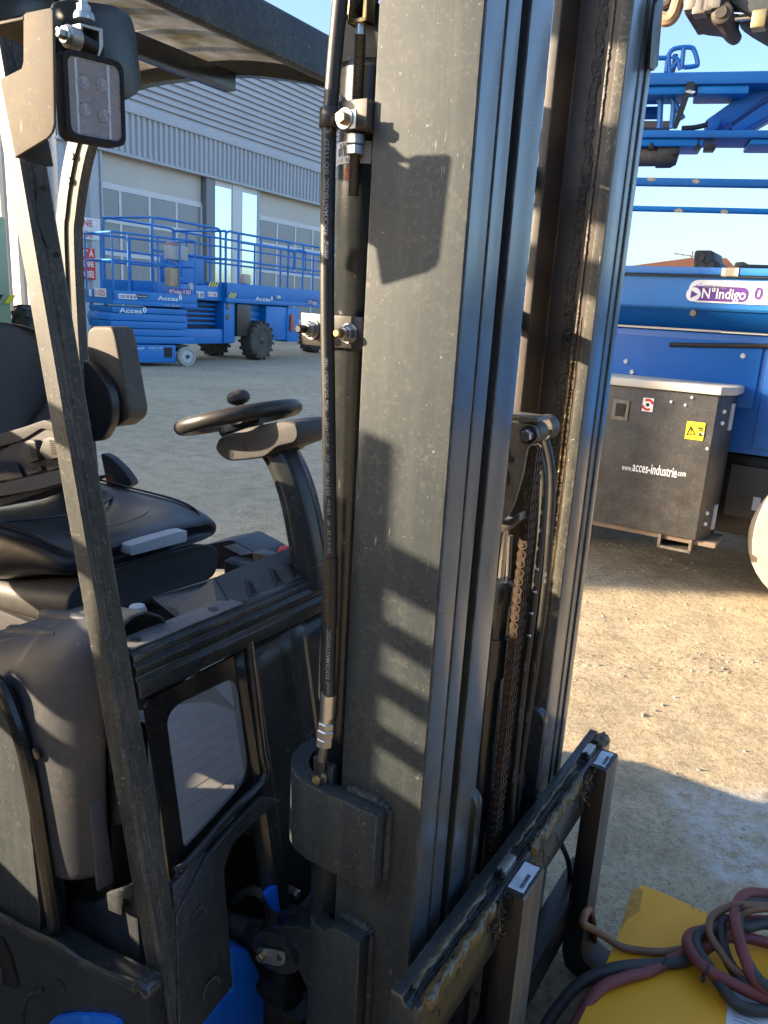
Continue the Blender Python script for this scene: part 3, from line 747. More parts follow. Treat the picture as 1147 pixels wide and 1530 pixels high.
M().box((-.92, .80, .12), (-.90, 1.70, .44)).build('bulkhead', VOID, fork)
for x, y, L in ((437, 1333, .99), (404, 1320, 1.0)):
    p = Cw(x, y, -.03); bolt(p, (1, 0, 0), .010, .014, fork, STEEL, STEEL)
M().box((-.86, kx(405, 1330), .50), (-.815, 1.3, .60)).build('bulkhead_plate', PAINTG, fork, bev=.004)
M().prism([Cw(x, y, -0.0120) for x, y in z7((575, 990), (625, 945), (640, 1075), (605, 1055))], (-.01, 0, 0)).build('blue_bracket', BLUED, fork, bev=.002)
# blue chassis
q = z7((425, 1210), (505, 1222), (558, 1325), (540, 1370), (552, 1400), (665, 1545), (300, 1545), (440, 1395))
M().prism([T.F(x, y, -.775) for x, y in q], (-.05, 0, 0)).build('chassis_plate', BLUED, fork, bev=.008, seg=3)
M().box((-2.2, .86, .10), (-1.0, 1.44, .40)).build('chassis', BLUED, fork, bev=.01)
m = M(); m.box((-1.0, .92, .10), (-.66, .98, .16)); m.box((-1.0, 1.42, .10), (-.66, 1.48, .16)); m.cyl((-.66, .90, .13), (-.66, 1.50, .13), .04, 18); m.build('drive_axle', BLACK, fork, bev=.003)
# --- dashboard box
a = T.F(317.7, 863.7, -0.947); b_ = T.F(424, 821, -0.947); c_ = T.F(440, 815.5, -0.944); d_ = T.F(474.6, 850.6, -0.880); e_ = T.F(346.5, 912, -0.880)
f_ = T.F(325.6, 922.6, -0.892); g_ = T.F(277, 934, -0.962); h_ = T.F(264, 909, -0.992)
h2 = Vector((-1.05, h_.y-.005, h_.z-.002)); a2 = Vector((-1.0, a.y+.01, a.z-.050)); c2 = Vector((-1.0, c_.y+.01, c_.z-.050)); g2 = Vector((-1.05, g_.y, .915))
d2 = Vector((-1.03, d_.y+.02, .918)); e2_ = Vector((-.96, e_.y, .918))
vs = [a, b_, c_, d_, e_, f_, g_, h_, a2, c2, h2, g2, d2]
dash = M().add(vs, [(0, 1, 2, 3, 4), (0, 4, 5), (0, 5, 6, 7), (0, 8, 9, 2, 1), (2, 9, 12, 3), (0, 7, 10, 8), (7, 6, 11, 10), (8, 10, 11, 12, 9), (3, 12, 11, 6, 5, 4)]).build('dashboard', mat('dash_plastic', (.066, .068, .074), .55, dust=(DUST, .14, 8), bump=(700, .25, .0006)), fork, bev=.005, seg=3)
g1 = (e_-a); nrm = (c_-a).cross(e_-a).normalized()
if nrm.x < 0: nrm = -nrm
M().tube([a+nrm*.0004+(e_-a)*.02+Vector((0, .004, 0)), e_+nrm*.0004+Vector((0, .004, 0))], .0012, 6).build('panel_seam', VOID, dash)
for (x0, y0), (x1, y1), (x2, y2), (x3, y3) in (((365, 866), (374, 868), (387, 889), (371, 893)), ((401, 850), (411, 851), (423, 872), (411, 876)), ((424, 842), (436, 843), (450, 865), (438, 869))):
    def on(x, y):
        r = T.ray(x, y); t = (a-Vector((0, 0, HC))).dot(nrm)/r.dot(nrm); return Vector((0, 0, HC))+r*t
    P = [on(x0, y0), on(x1, y1), on(x2, y2), on(x3, y3)]
    M().prism([p+nrm*.0006 for p in P], -nrm*.0008).build('notch_shade', VOID, dash)  # flat dark plate, the notch's shade put into its colour
    M().prism([P[0]+nrm*.0012, P[0].lerp(P[3], 1.0)+nrm*.0012, P[3].lerp(P[2], .25)+nrm*.0012, P[0].lerp(P[1], .5)+nrm*.0012], -nrm*.0006).build('notch_wall', PLASTIC, dash)
    k = P[3].lerp(P[2], .5); M().prism([P[3]+nrm*.002, P[2]+nrm*.002, P[2].lerp(P[1], .12)+nrm*.002, P[3].lerp(P[0], .12)+nrm*.002], -nrm*.002).build('notch_sill', PLASTIC, dash)
# key block, red knob and far cover with a paper notice
p = T.F(396, 833, -.99); M().box((p.x-.02, p.y-.018, p.z-.02), (p.x+.02, p.y+.018, p.z+.012)).build('key_switch', BLACK, fork, bev=.005)
p = T.F(429, 820, -.99); m = M(); m.rev((p.x, p.y, p.z-.02), (0, 0, 1), [(0, .018), (.015, .021), (.022, .017), (.026, .008)], 20); m.build('stop_button', RED, fork)
cv = rounded([T.L(x, y, 1.50) for x, y in ((300, 815), (345, 806), (385, 828), (388, 852), (300, 850))], .012)
fc = M().prism(cv, (0, .12, 0)).build('far_cover', HOODM, fork, bev=.008, seg=3)
M().prism([T.L(x, y, 1.498) for x, y in ((334, 816), (352, 812), (378, 826), (361, 830))], (0, -.001, 0)).build('paper_notice', LABEL, fc)
# --- steering column and wheel
cpath = [(398, 655), (416, 672), (430, 698), (442, 730), (451, 765), (458, 800), (464, 835), (470, 875)]
P = spline([T.L(x, y, 1.17) for x, y in cpath], 5); m = M()
rows = []
for i, p in enumerate(P):
    t = (P[min(i+1, len(P)-1)]-P[max(i-1, 0)]).normalized(); s = Vector((0, 1, 0)); q = t.cross(s).normalized()
    rw = .034+.004*i/len(P)
    row = []
    for k in range(28):
        an = 2*math.pi*k/28; rr = rw*(1+.035*math.cos(an*8))
        row.append(p+q*math.cos(an)*rr+s*math.sin(an)*rr*1.05)
    rows.append(row)
m.grid(rows, closed=True); m.build('steering_column', PAINTG, fork, sharp=50)
hx = lambda *p: zm((240, 560), 4.41, p)
hd = rounded([T.L(x, y, 1.115) for x, y in hx((352, 485), (378, 415), (560, 350), (800, 303), (892, 312), (908, 400), (885, 450), (760, 480), (690, 545), (560, 562), (440, 572), (378, 525))], .012, 4)
head = M().prism(hd, (0, .11, 0)).build('column_head', PLASTIC, fork, bev=.010, seg=3)
hd = rounded([T.L(x, y, 1.13) for x, y in hx((690, 490), (800, 430), (900, 415), (905, 455), (760, 510), (715, 560))], .01, 4)
M().prism(hd, (0, .08, 0)).build('column_collar', PLASTIC, head, bev=.006)
for x, y in ((556, 480), (465, 525)): p = T.L(*hx((x, y))[0], 1.1148); M().rev(p, (0, -1, 0), [(0, .0045), (.0006, .0045)], 14).build('screw_hole', VOID, head)
wc = T.L(357, 624, 1.17); tl = R_(17); ux = Vector((math.cos(tl), 0, math.sin(tl))); uy = Vector((0, 1, 0)); un = ux.cross(uy)
RW = .116
m = M(); m.tube([wc+ux*math.cos(t)*RW+uy*math.sin(t)*RW for t in [2*math.pi*k/56 for k in range(56)]], .0155, 16, closed=True)
sw = m.build('steering_wheel', mat('wheel_rubber', (.016, .017, .019), .38, dust=(DUST, .12, 9)), fork)
m = M(); m._rev(wc-un*.035, un, [(0, .04), (.01, .046), (.03, .042), (.04, .025)], 26, 0); m.build('wheel_hub', PLASTIC, sw)
for k in range(3):
    an = R_(90+120*k); d = ux*math.cos(an)+uy*math.sin(an); s = d.cross(un)
    pa = [wc-un*.012+d*.03, wc-un*.010+d*.07, wc+d*(RW-.004)]
    m = M(); rows = []
    for p, wd in zip(pa, (.030, .02, .018)): rows.append([p+s*wd+un*.006, p-s*wd+un*.006, p-s*wd-un*.006, p+s*wd-un*.006])
    m.grid(rows, closed=True); m.build('wheel_spoke', PLASTIC, sw, bev=.003)
kp = T.L(356, 593.5, 1.25)
m = M(); m._rev(kp-un*.016, un, [(-.03, .008), (0, .010), (.002, .017), (.009, .0245), (.018, .0255), (.026, .021), (.031, .012), (.032, .002)], 22, 0); m.build('wheel_knob', PLASTIC, sw)
# --- seat
def hull(rows, name, mt, par, sub=2, closed=True, caps=True):
    m = M(); m.grid(rows, closed=closed)
    if caps:
        n = len(rows[0]); m.f.append(tuple(range(n-1, -1, -1))); N = (len(rows)-1)*n; m.f.append(tuple(range(N, N+n))); m.m += [0, 0]
    return m.build(name, mt, par, sub=sub, sharp=180)
seat = M().prism([(f, 1.0, z) for f, z in ((-1.93, .60), (-1.42, .60), (-1.40, .80), (-1.95, .74))], (0, .34, 0)).build('seat', VOID, fork, bev=.01)
def sec(F, L0, L1, zb, ze, zc, bulge=.02):
    """cross-section of the cushion at F: raised bolsters at both sides"""
    c = (L0+L1)/2; h = (L1-L0)/2
    pts = [(-1, zb), (-1.02, (zb+ze)/2), (-.99, ze-.012), (-.90, ze), (-.74, ze-.004), (-.55, zc), (0, zc-.004), (.55, zc), (.74, ze-.004), (.90, ze), (.99, ze-.012), (1.02, (zb+ze)/2), (1, zb), (.5, zb-.005), (-.5, zb-.005)]
    return [(F, c+u*h, z) for u, z in pts]
rows = [sec(-1.392, 1.05, 1.35, .868, .882, .884), sec(-1.370, 1.00, 1.395, .860, .898, .902), sec(-1.378, .965, 1.41, .856, .908, .911), sec(-1.42, .95, 1.415, .850, .920, .920), sec(-1.50, .94, 1.42, .835, .932, .912), sec(-1.62, .935, 1.42, .785, .93, .90), sec(-1.75, .935, 1.42, .775, .93, .893), sec(-1.86, .94, 1.41, .77, .935, .89), sec(-1.93, .96, 1.39, .79, .90, .88)]
hull(rows, 'seat_cushion', VINYL, seat)
for u0 in (.97, 1.385):
    M().tube(spline([(-1.388, u0+.02*(1 if u0 < 1.2 else -1), .90), (-1.43, u0, .921), (-1.52, u0-.006*(1 if u0 < 1.2 else -1), .933), (-1.70, u0-.008*(1 if u0 < 1.2 else -1), .934), (-1.87, u0, .938)], 5), .0032, 8).build('cushion_piping', VINYL, seat)
for f0 in (-1.45, -1.475, -1.50, -1.66):
    M().tube(spline([(f0-.03, 1.02, .912), (f0, 1.10, .910), (f0+.01, 1.18, .9085), (f0, 1.26, .910), (f0-.04, 1.34, .913)], 4), .0035, 8).build('cushion_crease', VINYL, seat)
rows = []
for F, z0, z1, g in ((-1.375, .765, .848, .02), (-1.362, .745, .853, 0), (-1.385, .728, .855, 0), (-1.60, .705, .80, 0), (-1.90, .69, .79, 0)):
    rows.append([(F, .96+g, z0+.012), (F, .95+g, (z0+z1)/2), (F, .96+g, z1), (F, 1.18, z1), (F, 1.40-g, z1), (F, 1.41-g, (z0+z1)/2), (F, 1.40-g, z0+.012), (F, 1.36-g, z0), (F, 1.0+g, z0)])
hull(rows, 'seat_base', mat('seat_base_grey', (.030, .031, .035), .55, dust=(DUST, .14, 7), bump=(700, .25, .0006)), seat, sub=2)
M().prism([(f, .985, z) for f, z in ((-1.90, .70), (-1.40, .70), (-1.42, .63), (-1.9, .60))], (0, .38, 0)).build('seat_suspension', mat('boot_rubber', (.03, .03, .033), .7), seat, bev=.01)
lv = M(); a = T.F(195, 822, -1.345); b = T.F(279, 802, -1.345)
lv.prism(rounded([(a.x, a.y, a.z-.014), (a.x, b.y, b.z-.012), (a.x, b.y+.002, b.z+.016), (a.x, b.y-.03, b.z+.018), (a.x, a.y+.06, a.z+.012), (a.x, a.y, a.z+.010)], .006, 3), (-.035, 0, 0)); lv.build('seat_lever', GREYW, seat, bev=.006, seg=3)
# backrest with ribbed centre
rows = []
NZ = 14
for i in range(NZ+1):
    t = i/NZ; z = .90+.465*t; f = -1.90-.07*t
    h = .235*(1-.10*t) if t < .86 else .235*(1-.10*t)*math.sqrt(max(.05, 1-((t-.86)/.15)**2))
    c = 1.18; row = []
    for u in [-1+2*k/16 for k in range(17)]:
        wing = .045*max(0, (abs(u)-.62)/.38)**1.4*(1-.35*t)
        row.append((f+wing-.02*(1 if abs(u) > .97 else 0), c+u*h, z))
    back = [(p[0]-.085+.03*abs((k-8)/8), p[1], p[2]) for k, p in enumerate(row)][::-1]
    rows.append(row+back)
bk = hull(rows, 'backrest', BACKM, seat, sub=2)
for k in range(4):
    for s in (-1, 1):
        o = .035+.03*k
        pts = [(-1.893, 1.18+s*(.035+.012*k), .93), (-1.898, 1.18+s*(.04+o*.35), 1.02+.005*k), (-1.905, 1.18+s*(.05+o*.6), 1.08+.012*k), (-1.915, 1.18+s*(.085+o*.9), 1.13+.017*k), (-1.925, 1.18+s*(.12+o), 1.17+.02*k)]
        M().tube(spline([Vector(p) for p in pts], 5), .011, 8).build('backrest_rib', BACKM, bk)
# folded armrest on the far side and the side bolster
ar = [T.L(x, y, 1.40) for x, y in zm((0, 460), 3.476, [(452, 120), (480, 95), (580, 95), (600, 150), (668, 530), (660, 575), (600, 622), (575, 600), (560, 420), (450, 260)])]
M().prism(rounded(ar, .02, 5), (0, .07, 0)).build('armrest', mat('armrest_foam', (.045, .04, .036), .6, dust=(DUST, .3, 8), bump=(900, .2, .0005)), seat, bev=.012, seg=4)
bo = [T.L(x, y, 1.36) for x, y in zm((0, 460), 3.476, [(430, 260), (480, 300), (560, 410), (582, 500), (575, 600), (525, 690), (440, 700)])]
M().prism(rounded(bo, .02, 4), (0, .03, 0)).build('side_bolster', VINYL, seat, bev=.012, seg=3)
bo = [T.L(x, y, 1.42) for x, y in zm((0, 460), 3.476, [(520, 750), (570, 775), (640, 840), (690, 915), (640, 950), (560, 945)])]
M().prism(rounded(bo, .015, 4), (0, .025, 0)).build('hinge_cover', PLASTIC, seat, bev=.006)
bo = [T.L(x, y, 1.412) for x, y in zm((0, 460), 3.476, [(555, 872), (590, 900), (592, 912), (560, 918)])]
M().prism(bo, (0, .004, 0)).build('seat_buckle', REDL, seat)
# --- armrest console with two mini-levers
cz = lambda *p: zm((0, 460), 3.476, p)
cp = [T.L(x, y, .86) for x, y in cz((-220, 800), (0, 745), (230, 585), (320, 640), (335, 860), (200, 925), (0, 975), (-220, 1010))]
con = M().prism(rounded(cp, .015, 4), (0, .06, 0)).build('lever_console', PLASTIC, fork, bev=.008, seg=3)
cp = [T.L(x, y, .855) for x, y in cz((-200, 830), (0, 800), (90, 800), (130, 880), (0, 900), (-200, 930))]
M().prism(cp, (0, -.004, 0)).build('console_screen', mat('console_gloss', (.02, .025, .04), .2), con, bev=.002)
cp = [T.L(x, y, .852) for x, y in cz((-220, 912), (0, 908), (180, 870), (345, 830), (345, 905), (180, 950), (0, 980), (-220, 1005))]
M().prism(rounded(cp, .008), (0, .02, 0)).build('console_rim', HOODM, con, bev=.006, seg=3)
cp = [T.L(x, y, .855) for x, y in cz((-220, 690), (0, 655), (120, 620), (230, 582), (305, 612), (300, 650), (215, 625), (110, 690), (0, 720), (-220, 770))]
M().prism(rounded(cp, .008), (0, .07, 0)).build('console_pad', PLASTIC, con, bev=.010, seg=3)
for dx in (0, 107):
    q = [(118+dx, 700-dx*.15), (150+dx, 686-dx*.15), (180+dx, 690-dx*.15), (200+dx, 790-dx*.15), (140+dx, 810-dx*.15), (95+dx, 765-dx*.15)]
    lv = M().prism(rounded([T.L(x, y, .846) for x, y in cz(*q)], .005), (0, .022, 0)).build('mini_lever', PLASTIC, con, bev=.003)
    for k in range(7):
        y = 706+k*11-dx*.15; M().tube([T.L(x, yy, .8455) for x, yy in cz((150+dx+k*2, y), (184+dx+k*2.5, y+4))], .0011, 6).build('lever_groove', BLACK, lv)
    M().prism([T.L(x, y, .850) for x, y in cz((125+dx, 845-dx*.2), (205+dx, 822-dx*.2), (222+dx, 845-dx*.2), (145+dx, 872-dx*.2))], (0, .01, 0)).build('lever_base', BLACK, con, bev=.002)
cp = [T.L(x, y, .86) for x, y in cz((-220, 975), (0, 985), (180, 945), (345, 900), (345, 915), (200, 965), (0, 1035), (-220, 1050))]
M().prism(cp, (0, .1, 0)).build('console_bracket', VOID, fork, bev=.004)
M().prism([T.L(x, y, .90) for x, y in cz((310, 938), (356, 915), (356, 940))], (0, .03, 0)).build('seat_buckle', REDL, fork)
# --- hood cover beside the pillar
def zc_(F): 
    return min(.985, .955+.463*(F+1.06))
rows = []
fs_ = [-1.62, -1.50, -1.38, -1.26, -1.126, -1.04, -.985, -.95, -.925, -.912, -.905]
for F in fs_:
    zc = max(.80, zc_(F)); e = max(0, (F+.97)/.067); in_ = .05*e*e
    rows.append([(F, 1.00, zc-.30), (F, .86, zc-.14), (F, .79+in_*.3, zc-.012), (F, .715+in_*.5, zc-.012), (F, .680+in_*.8, zc-.035), (F, .655+in_, zc-.08), (F, .640+in_, zc-.17), (F, .636+in_, zc-.30), (F, .636+in_, .555), (F, .636+in_, .520+.02*e)])
hood = M().grid(rows).build('hood_cover', HOODM, fork, solid=.006, sub=1, sharp=180)
def on_hood(x, y):
    """where the sight line meets the hood's rounded top"""
    L = .60
    while L < 1.0:
        p = T.L(x, y, L); zc = max(.80, zc_(p.x))
        cs = [(.636, zc-.30), (.640, zc-.17), (.655, zc-.08), (.680, zc-.035), (.715, zc-.012), (.79, zc-.008), (.86, zc-.14)]
        for (l0, z0_), (l1, z1_) in zip(cs, cs[1:]):
            if l0 <= L <= l1 and p.z <= z0_+(z1_-z0_)*(L-l0)/(l1-l0): return p
        L += .002
    return p
for (xa, ya, xb, yb) in ((-40, 962, 24, 950), (12, 938, 80, 942), (50, 913, 128, 921), (-110, 985, -20, 972)):
    m = M(); pts = [on_hood(xa+(xb-xa)*j/8, ya+(yb-ya)*j/8) for j in range(9)]
    m.tube([p+Vector((0, .006, -.0085)) for p in pts], [.007+.006*math.sin(math.pi*min(1, .3+.7*j/8)) for j in range(9)], 12)
    m.build('hood_flute', HOODM, hood)
q = [T.F(x/4.779, y/4.779, -1.03) for x, y in ((-160, -80), (390, -80), (390, 60), (165, 112), (-160, 190))]
M().prism(q, (-.01, 0, 0)).build('guard_gusset', PAINTG, fork, bev=.002)
m = M(); p = T.L(55, 1125, .634); m.rev(p, (0, -1, 0), [(-.004, .009), (.003, .010), (.004, .006)], 18); m.build('hood_screw', BLACK, hood)
# front strip of the hood and dark pocket
h8 = lambda *p: zm((0, 880), 2.354, p)
M().prism([T.L(x, y, .70) for x, y in h8((355, 690), (395, 668), (440, 680), (450, 830), (375, 835))], (0, .02, 0)).build('hood_bracket', PLASTIC, fork, bev=.004)
pp = [T.F(x, y, -.865) for x, y in h8((318, 760), (360, 740), (385, 880), (403, 1028), (345, 1065))]
M().prism(pp, (-.006, 0, 0)).build('hood_front', HOODM, hood, bev=.003)
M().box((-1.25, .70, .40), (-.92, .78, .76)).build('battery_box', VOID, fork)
# lower side panel with arched edge, step plate, fender
sp_ = [T.L(x, y, .622) for x, y in h8((-260, 420), (-120, 330), (-40, 330), (10, 430), (60, 560), (95, 720), (120, 960), (140, 1150), (140, 1290), (-260, 1250))]
sp2 = M().prism(rounded(sp_, .01), (0, .05, 0)).build('side_panel', PAINT, fork, bev=.008, seg=3)
ed = [T.L(x, y, .630) for x, y in h8((-60, 300), (5, 345), (45, 430), (90, 570), (125, 740), (160, 960), (188, 1130), (200, 1220))]
M().tube(spline(ed, 6), .013, 10).build('panel_edge', mat('black_gloss', (0,0,0)), sp2)
q = [T.L(x, y, .690) for x, y in h8((205, 1230), (250, 1100), (318, 1112), (375, 1080), (460, 1040), (478, 1100), (500, 1380), (420, 1360), (300, 1260))]
M().prism(q, (0, .03, 0)).build('step_plate', HOODM, fork, bev=.004)
q = [T.L(x, y, .672) for x, y in h8((372, 1070), (460, 1045), (470, 1075), (455, 1095), (430, 1090), (425, 1150), (380, 1130))]
M().prism(q, (0, .01, 0)).build('step_bracket', PAINT, fork, bev=.003)
q = [T.L(x, y, .615) for x, y in h8((-260, 1080), (-100, 1105), (0, 1145), (90, 1195), (195, 1245), (300, 1310), (490, 1395), (512, 1440), (520, 1600), (-260, 1600))]
fd = M().prism(q, (0, .04, 0)).build('fender', PAINTG, fork, bev=.012, seg=3)
M().tube(spline([T.L(x, y, .612) for x, y in h8((-100, 1105), (0, 1150), (90, 1200), (200, 1252), (300, 1318), (400, 1365), (480, 1400))], 5), .008, 10).build('fender_lip', PAINTG, fd)
q = rounded([T.L(x, y, .614) for x, y in h8((-60, 1215), (10, 1225), (40, 1290), (66, 1390), (60, 1405), (0, 1385), (-60, 1360))], .008)
M().prism(q, (0, -.0015, 0)).build('step_pocket', VOID, fd)
q = rounded([T.L(x, y, .612) for x, y in h8((-60, 1300), (0, 1312), (14, 1350), (12, 1385), (-60, 1360))], .006)
M().prism(q, (0, -.002, 0)).build('pocket_handle', HOODM, fd, bev=.001)
p = T.L(*h8((212, 1395))[0], .614); M().rev(p, (0, -1, 0), [(0, .011), (.0015, .009), (.002, .003)], 18).build('fender_screw', BLACK, fd)
M().tube(spline([T.L(x, y, .6145) for x, y in h8((78, 1600), (80, 1490), (95, 1440), (120, 1415), (150, 1410))], 6), .004, 8).build('pressed_ridge', PAINTG, fd)
q = rounded([T.L(x, y, .607) for x, y in h8((165, 1535), (190, 1508), (260, 1498), (370, 1505), (420, 1530), (425, 1600), (160, 1600))], .01)
M().prism(q, (0, .02, 0)).build('blue_step', BLUED, fd, bev=.004)
m = M(); m._rev(Vector((-1.02, .70, .21)), Vector((0, 1, 0)), [(0, .10), (0, .19), (.02, .21), (.14, .21), (.16, .19), (.16, .10)], 40, 0); m.build('drive_tyre', RUBBER, fork)
m = M(); m._rev(Vector((-1.02, 1.52, .21)), Vector((0, 1, 0)), [(0, .10), (0, .19), (.02, .21), (.14, .21), (.16, .19), (.16, .10)], 40, 0); m.build('drive_tyre', RUBBER, fork)
M().box((-2.28, .74, .12), (-1.96, 1.36, .56)).build('counterweight', PAINT, fork, bev=.06, seg=4)
m = M(); m._rev(Vector((-2.2, 1.08, .17)), Vector((0, 1, 0)), [(0, .08), (0, .15), (.02, .17), (.18, .17), (.2, .15), (.2, .08)], 32, 0); m.build('rear_tyre', RUBBER, fork)
# floor and slot behind the hood, lever stub
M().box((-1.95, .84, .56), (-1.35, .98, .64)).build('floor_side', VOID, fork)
M().box((-1.40, 1.45, .45), (-.93, 1.62, .78)).build('far_side_panel', HOODM, fork, bev=.02, seg=3)
p = T.L(205, 908, .86); m = M(); m._rev(Vector((p.x, p.y, p.z-.03)), Vector((0, 0, 1)), [(-.08, .010), (0, .011), (.012, .016), (.026, .017), (.034, .013), (.037, .003)], 20, 0); m.build('pedal_knob', GREYW, fork)
pe = [T.L(x, y, 1.02) for x, y in ((215, 870), (265, 855), (330, 905), (300, 925), (215, 930))]
0 and M().prism(pe, (0, .25, 0)).build('floor_plate', mat('floor_blue', (.035, .045, .07), .35, dust=(DUST, .15, 10)), fork, bev=.004)

# --- pillars and overhead guard
def pf(z): return -.756-.204*(z-.426)
def pillar(L0, s, name='guard_pillar', ztop=2.05, w=.040):
    t = .034
    prof = [(-t, 0), (-.003, 0), (0, .003), (0, .011), (-.0025, .0125), (-.0025, .0165), (-.0005, .018), (-.0005, w-.003), (-.003, w), (-t, w)]
    rows = []
    for i in range(13):
        z = .10+(ztop-.10)*i/12; ww = 1.16-.16*min(1, (z-.1)/.7)
        rows.append([(pf(z)+a, L0+s*b*ww, z) for a, b in prof])
    m = M(); m.grid(rows, closed=True); n = len(prof)
    m.f += [tuple(range(n)), tuple(range(12*n, 13*n))]; m.m += [0, 0]
    return m.build(name, PILLAR, fork, sharp=22)
pil = pillar(.66, 1)
pillar(1.70, -1)
for (x, y) in ((65, 282), (85, 381)):
    d = T.F(x, y, pf(T.F(x, y, -.97).z)+.0005); M().rev(d, (1, 0, -.2), [(0, .0042), (.0006, .0042)], 14).build('pillar_hole', VOID, pil)
def ell(c, a, b, n=22): return [Vector(c)+Vector((0, math.cos(2*math.pi*k/n)*a, math.sin(2*math.pi*k/n)*b)) for k in range(n)]
c = T.F(73, 326, -.975); zc = c.z; 
el = [Vector((pf(p.z)+.0008, p.y, p.z)) for p in ell((0, .682, zc), .0125, .037)]
M().add(el, [tuple(range(22))]).build('grip_pad', RUBBER, pil, recalc=False)
# rear pillars with the bend at the top
for L0, s in ((1.665, 1), (.66, 1)):
    pts = [(-2.28, .85), (-2.31, 1.2), (-2.315, 1.60), (-2.30, 1.70), (-2.27, 1.80), (-2.225, 1.90), (-2.16, 1.985), (-2.08, 2.03)]
    sp3 = spline([(a, 0, b) for a, b in pts], 4); m = M(); rows = []
    for i, p in enumerate(sp3):
        t = (sp3[min(i+1, len(sp3)-1)]-sp3[max(i-1, 0)]).normalized(); q = Vector((t.z, 0, -t.x))
        rows.append([(p.x+q.x*a, L0+b, p.z+q.z*a) for a, b in ((-.04, 0), (.005, 0), (.010, .008), (.04, .010), (.04, .045), (-.04, .045))])
    m.grid(rows, closed=True); rp = m.build('guard_pillar', PILLAR, fork, sharp=25)
    for z in (1.86, 1.79):
        f = -2.285 if z < 1.8 else -2.262
        M()._rev(Vector((f+.01, L0-.0005, z)), Vector((0, -1, 0)), [(0, .012), (.003, .011), (.003, .006)], 16, 0).build('pillar_boss', PILLAR, rp)
# roof: side rails that curve down to the front, front beam, cross bars, slats
rail = [(-2.10, 2.03), (-1.96, 2.053), (-1.73, 2.052), (-1.55, 2.04), (-1.35, 2.004), (-1.22, 1.965), (-1.10, 1.92)]
for L0 in (.64, 1.69):
    sp3 = spline([(a, L0, b) for a, b in rail], 4)
    M().grid([[(p.x, p.y, p.z-.012), (p.x, p.y+.03, p.z-.012), (p.x, p.y+.03, p.z+.03), (p.x, p.y, p.z+.03)] for p in sp3], closed=True).build('roof_rail', PAINTG, fork, sharp=25)
bz0 = T.F(330, 66, -.97).z
fb = [(-.957, 1.850), (-.952, 1.856), (-.972, 1.930), (-.980, 1.940), (-1.0, 1.940), (-.975, 1.855)]
fbm = bar_profile(.64, 1.72, fb, 'roof_front_beam', PILLAR, bev=.004)
slatm = bpy.data.materials.new('scratched_roof_panel'); slatm.use_nodes = True
n = slatm.node_tree.nodes; l = slatm.node_tree.links; out = n['Material Output']; pb = n['Principled BSDF']
pb.inputs['Base Color'].default_value = (.50, .49, .45, 1); pb.inputs['Roughness'].default_value = .5
tr = n.new('ShaderNodeBsdfTranslucent'); mx = n.new('ShaderNodeMixShader'); nz = n.new('ShaderNodeTexNoise'); tc = n.new('ShaderNodeTexCoord')
nz.inputs['Scale'].default_value = 9; nz.inputs['Detail'].default_value = 9; nz.inputs['Roughness'].default_value = .75; l.new(tc.outputs['Object'], nz.inputs['Vector'])
cr = n.new('ShaderNodeValToRGB'); cr.color_ramp.elements[0].position = .35; cr.color_ramp.elements[0].color = (.34, .30, .20, 1); cr.color_ramp.elements[1].position = .62; cr.color_ramp.elements[1].color = (.62, .60, .56, 1)
l.new(nz.outputs['Fac'], cr.inputs[0]); l.new(cr.outputs[0], tr.inputs[0]); l.new(cr.outputs[0], pb.inputs['Base Color'])
mx.inputs[0].default_value = .62; l.new(pb.outputs[0], mx.inputs[1]); l.new(tr.outputs[0], mx.inputs[2]); l.new(mx.outputs[0], out.inputs[0])
edges_ = [.672, .80, .925, 1.05, 1.175, 1.30, 1.44, 1.575, 1.688]
sp3 = spline([(a, 0, b) for a, b in rail], 4)
for L0, L1 in zip(edges_, edges_[1:]):
    M().grid([[(p.x, L0+.003, p.z+.028), (p.x, L0+.012, p.z+.020), (p.x, L1-.012, p.z+.020), (p.x, L1-.003, p.z+.028)] for p in sp3]).build('roof_slat', slatm, fork, solid=.003, sharp=30)
for f, z in ((-1.60, 2.030),):
    M().box((f-.035, .665, z-.035), (f+.005, 1.70, z+.012)).build('roof_crossbar', PAINTG, fork, bev=.004)
# --- work light in its bracket
z1 = lambda *p: zm((0, 0), 4.779, p)
LB = .600
bp = [T.L(x, y, LB) for x, y in z1((165, 108), (185, 90), (360, 54), (374, 80), (384, 880), (368, 945), (335, 985), (108, 1122), (0, 590), (0, 565), (152, 490), (165, 440))]
BRK = mat('bracket_paint', (.05, .045, .04), .65, dust=((.30, .25, .18), .5, 6), scratch=.7, spec=.25)
wl = M().prism(bp, (0, .004, 0)).build('work_light', BRK, fork, bev=.0015)
bp = rounded([T.F(x, y, -.895) for x, y in z1((372, 58), (384, 20), (500, -8), (820, 40), (930, 100), (965, 210), (1012, 600), (985, 670), (885, 725), (640, 640), (374, 480))], .008)
M().prism(bp, (-.004, 0, 0)).build('bracket_back', PAINTG, wl, bev=.0012)
bp = [T.L(x, y, LB-.001) for x, y in z1((-160, 185), (165, 118), (165, 140), (-160, 210))]
M().prism(bp, (0, .09, 0)).build('bracket_top', BRK, wl, bev=.001)
q = [T.F(x, y, -.93) for x, y in z1((110, 1122), (335, 988), (350, 1010), (384, 1188), (345, 1192))]
M().prism(q, (-.004, 0, 0)).build('bracket_flap', BLACK, wl, bev=.001)
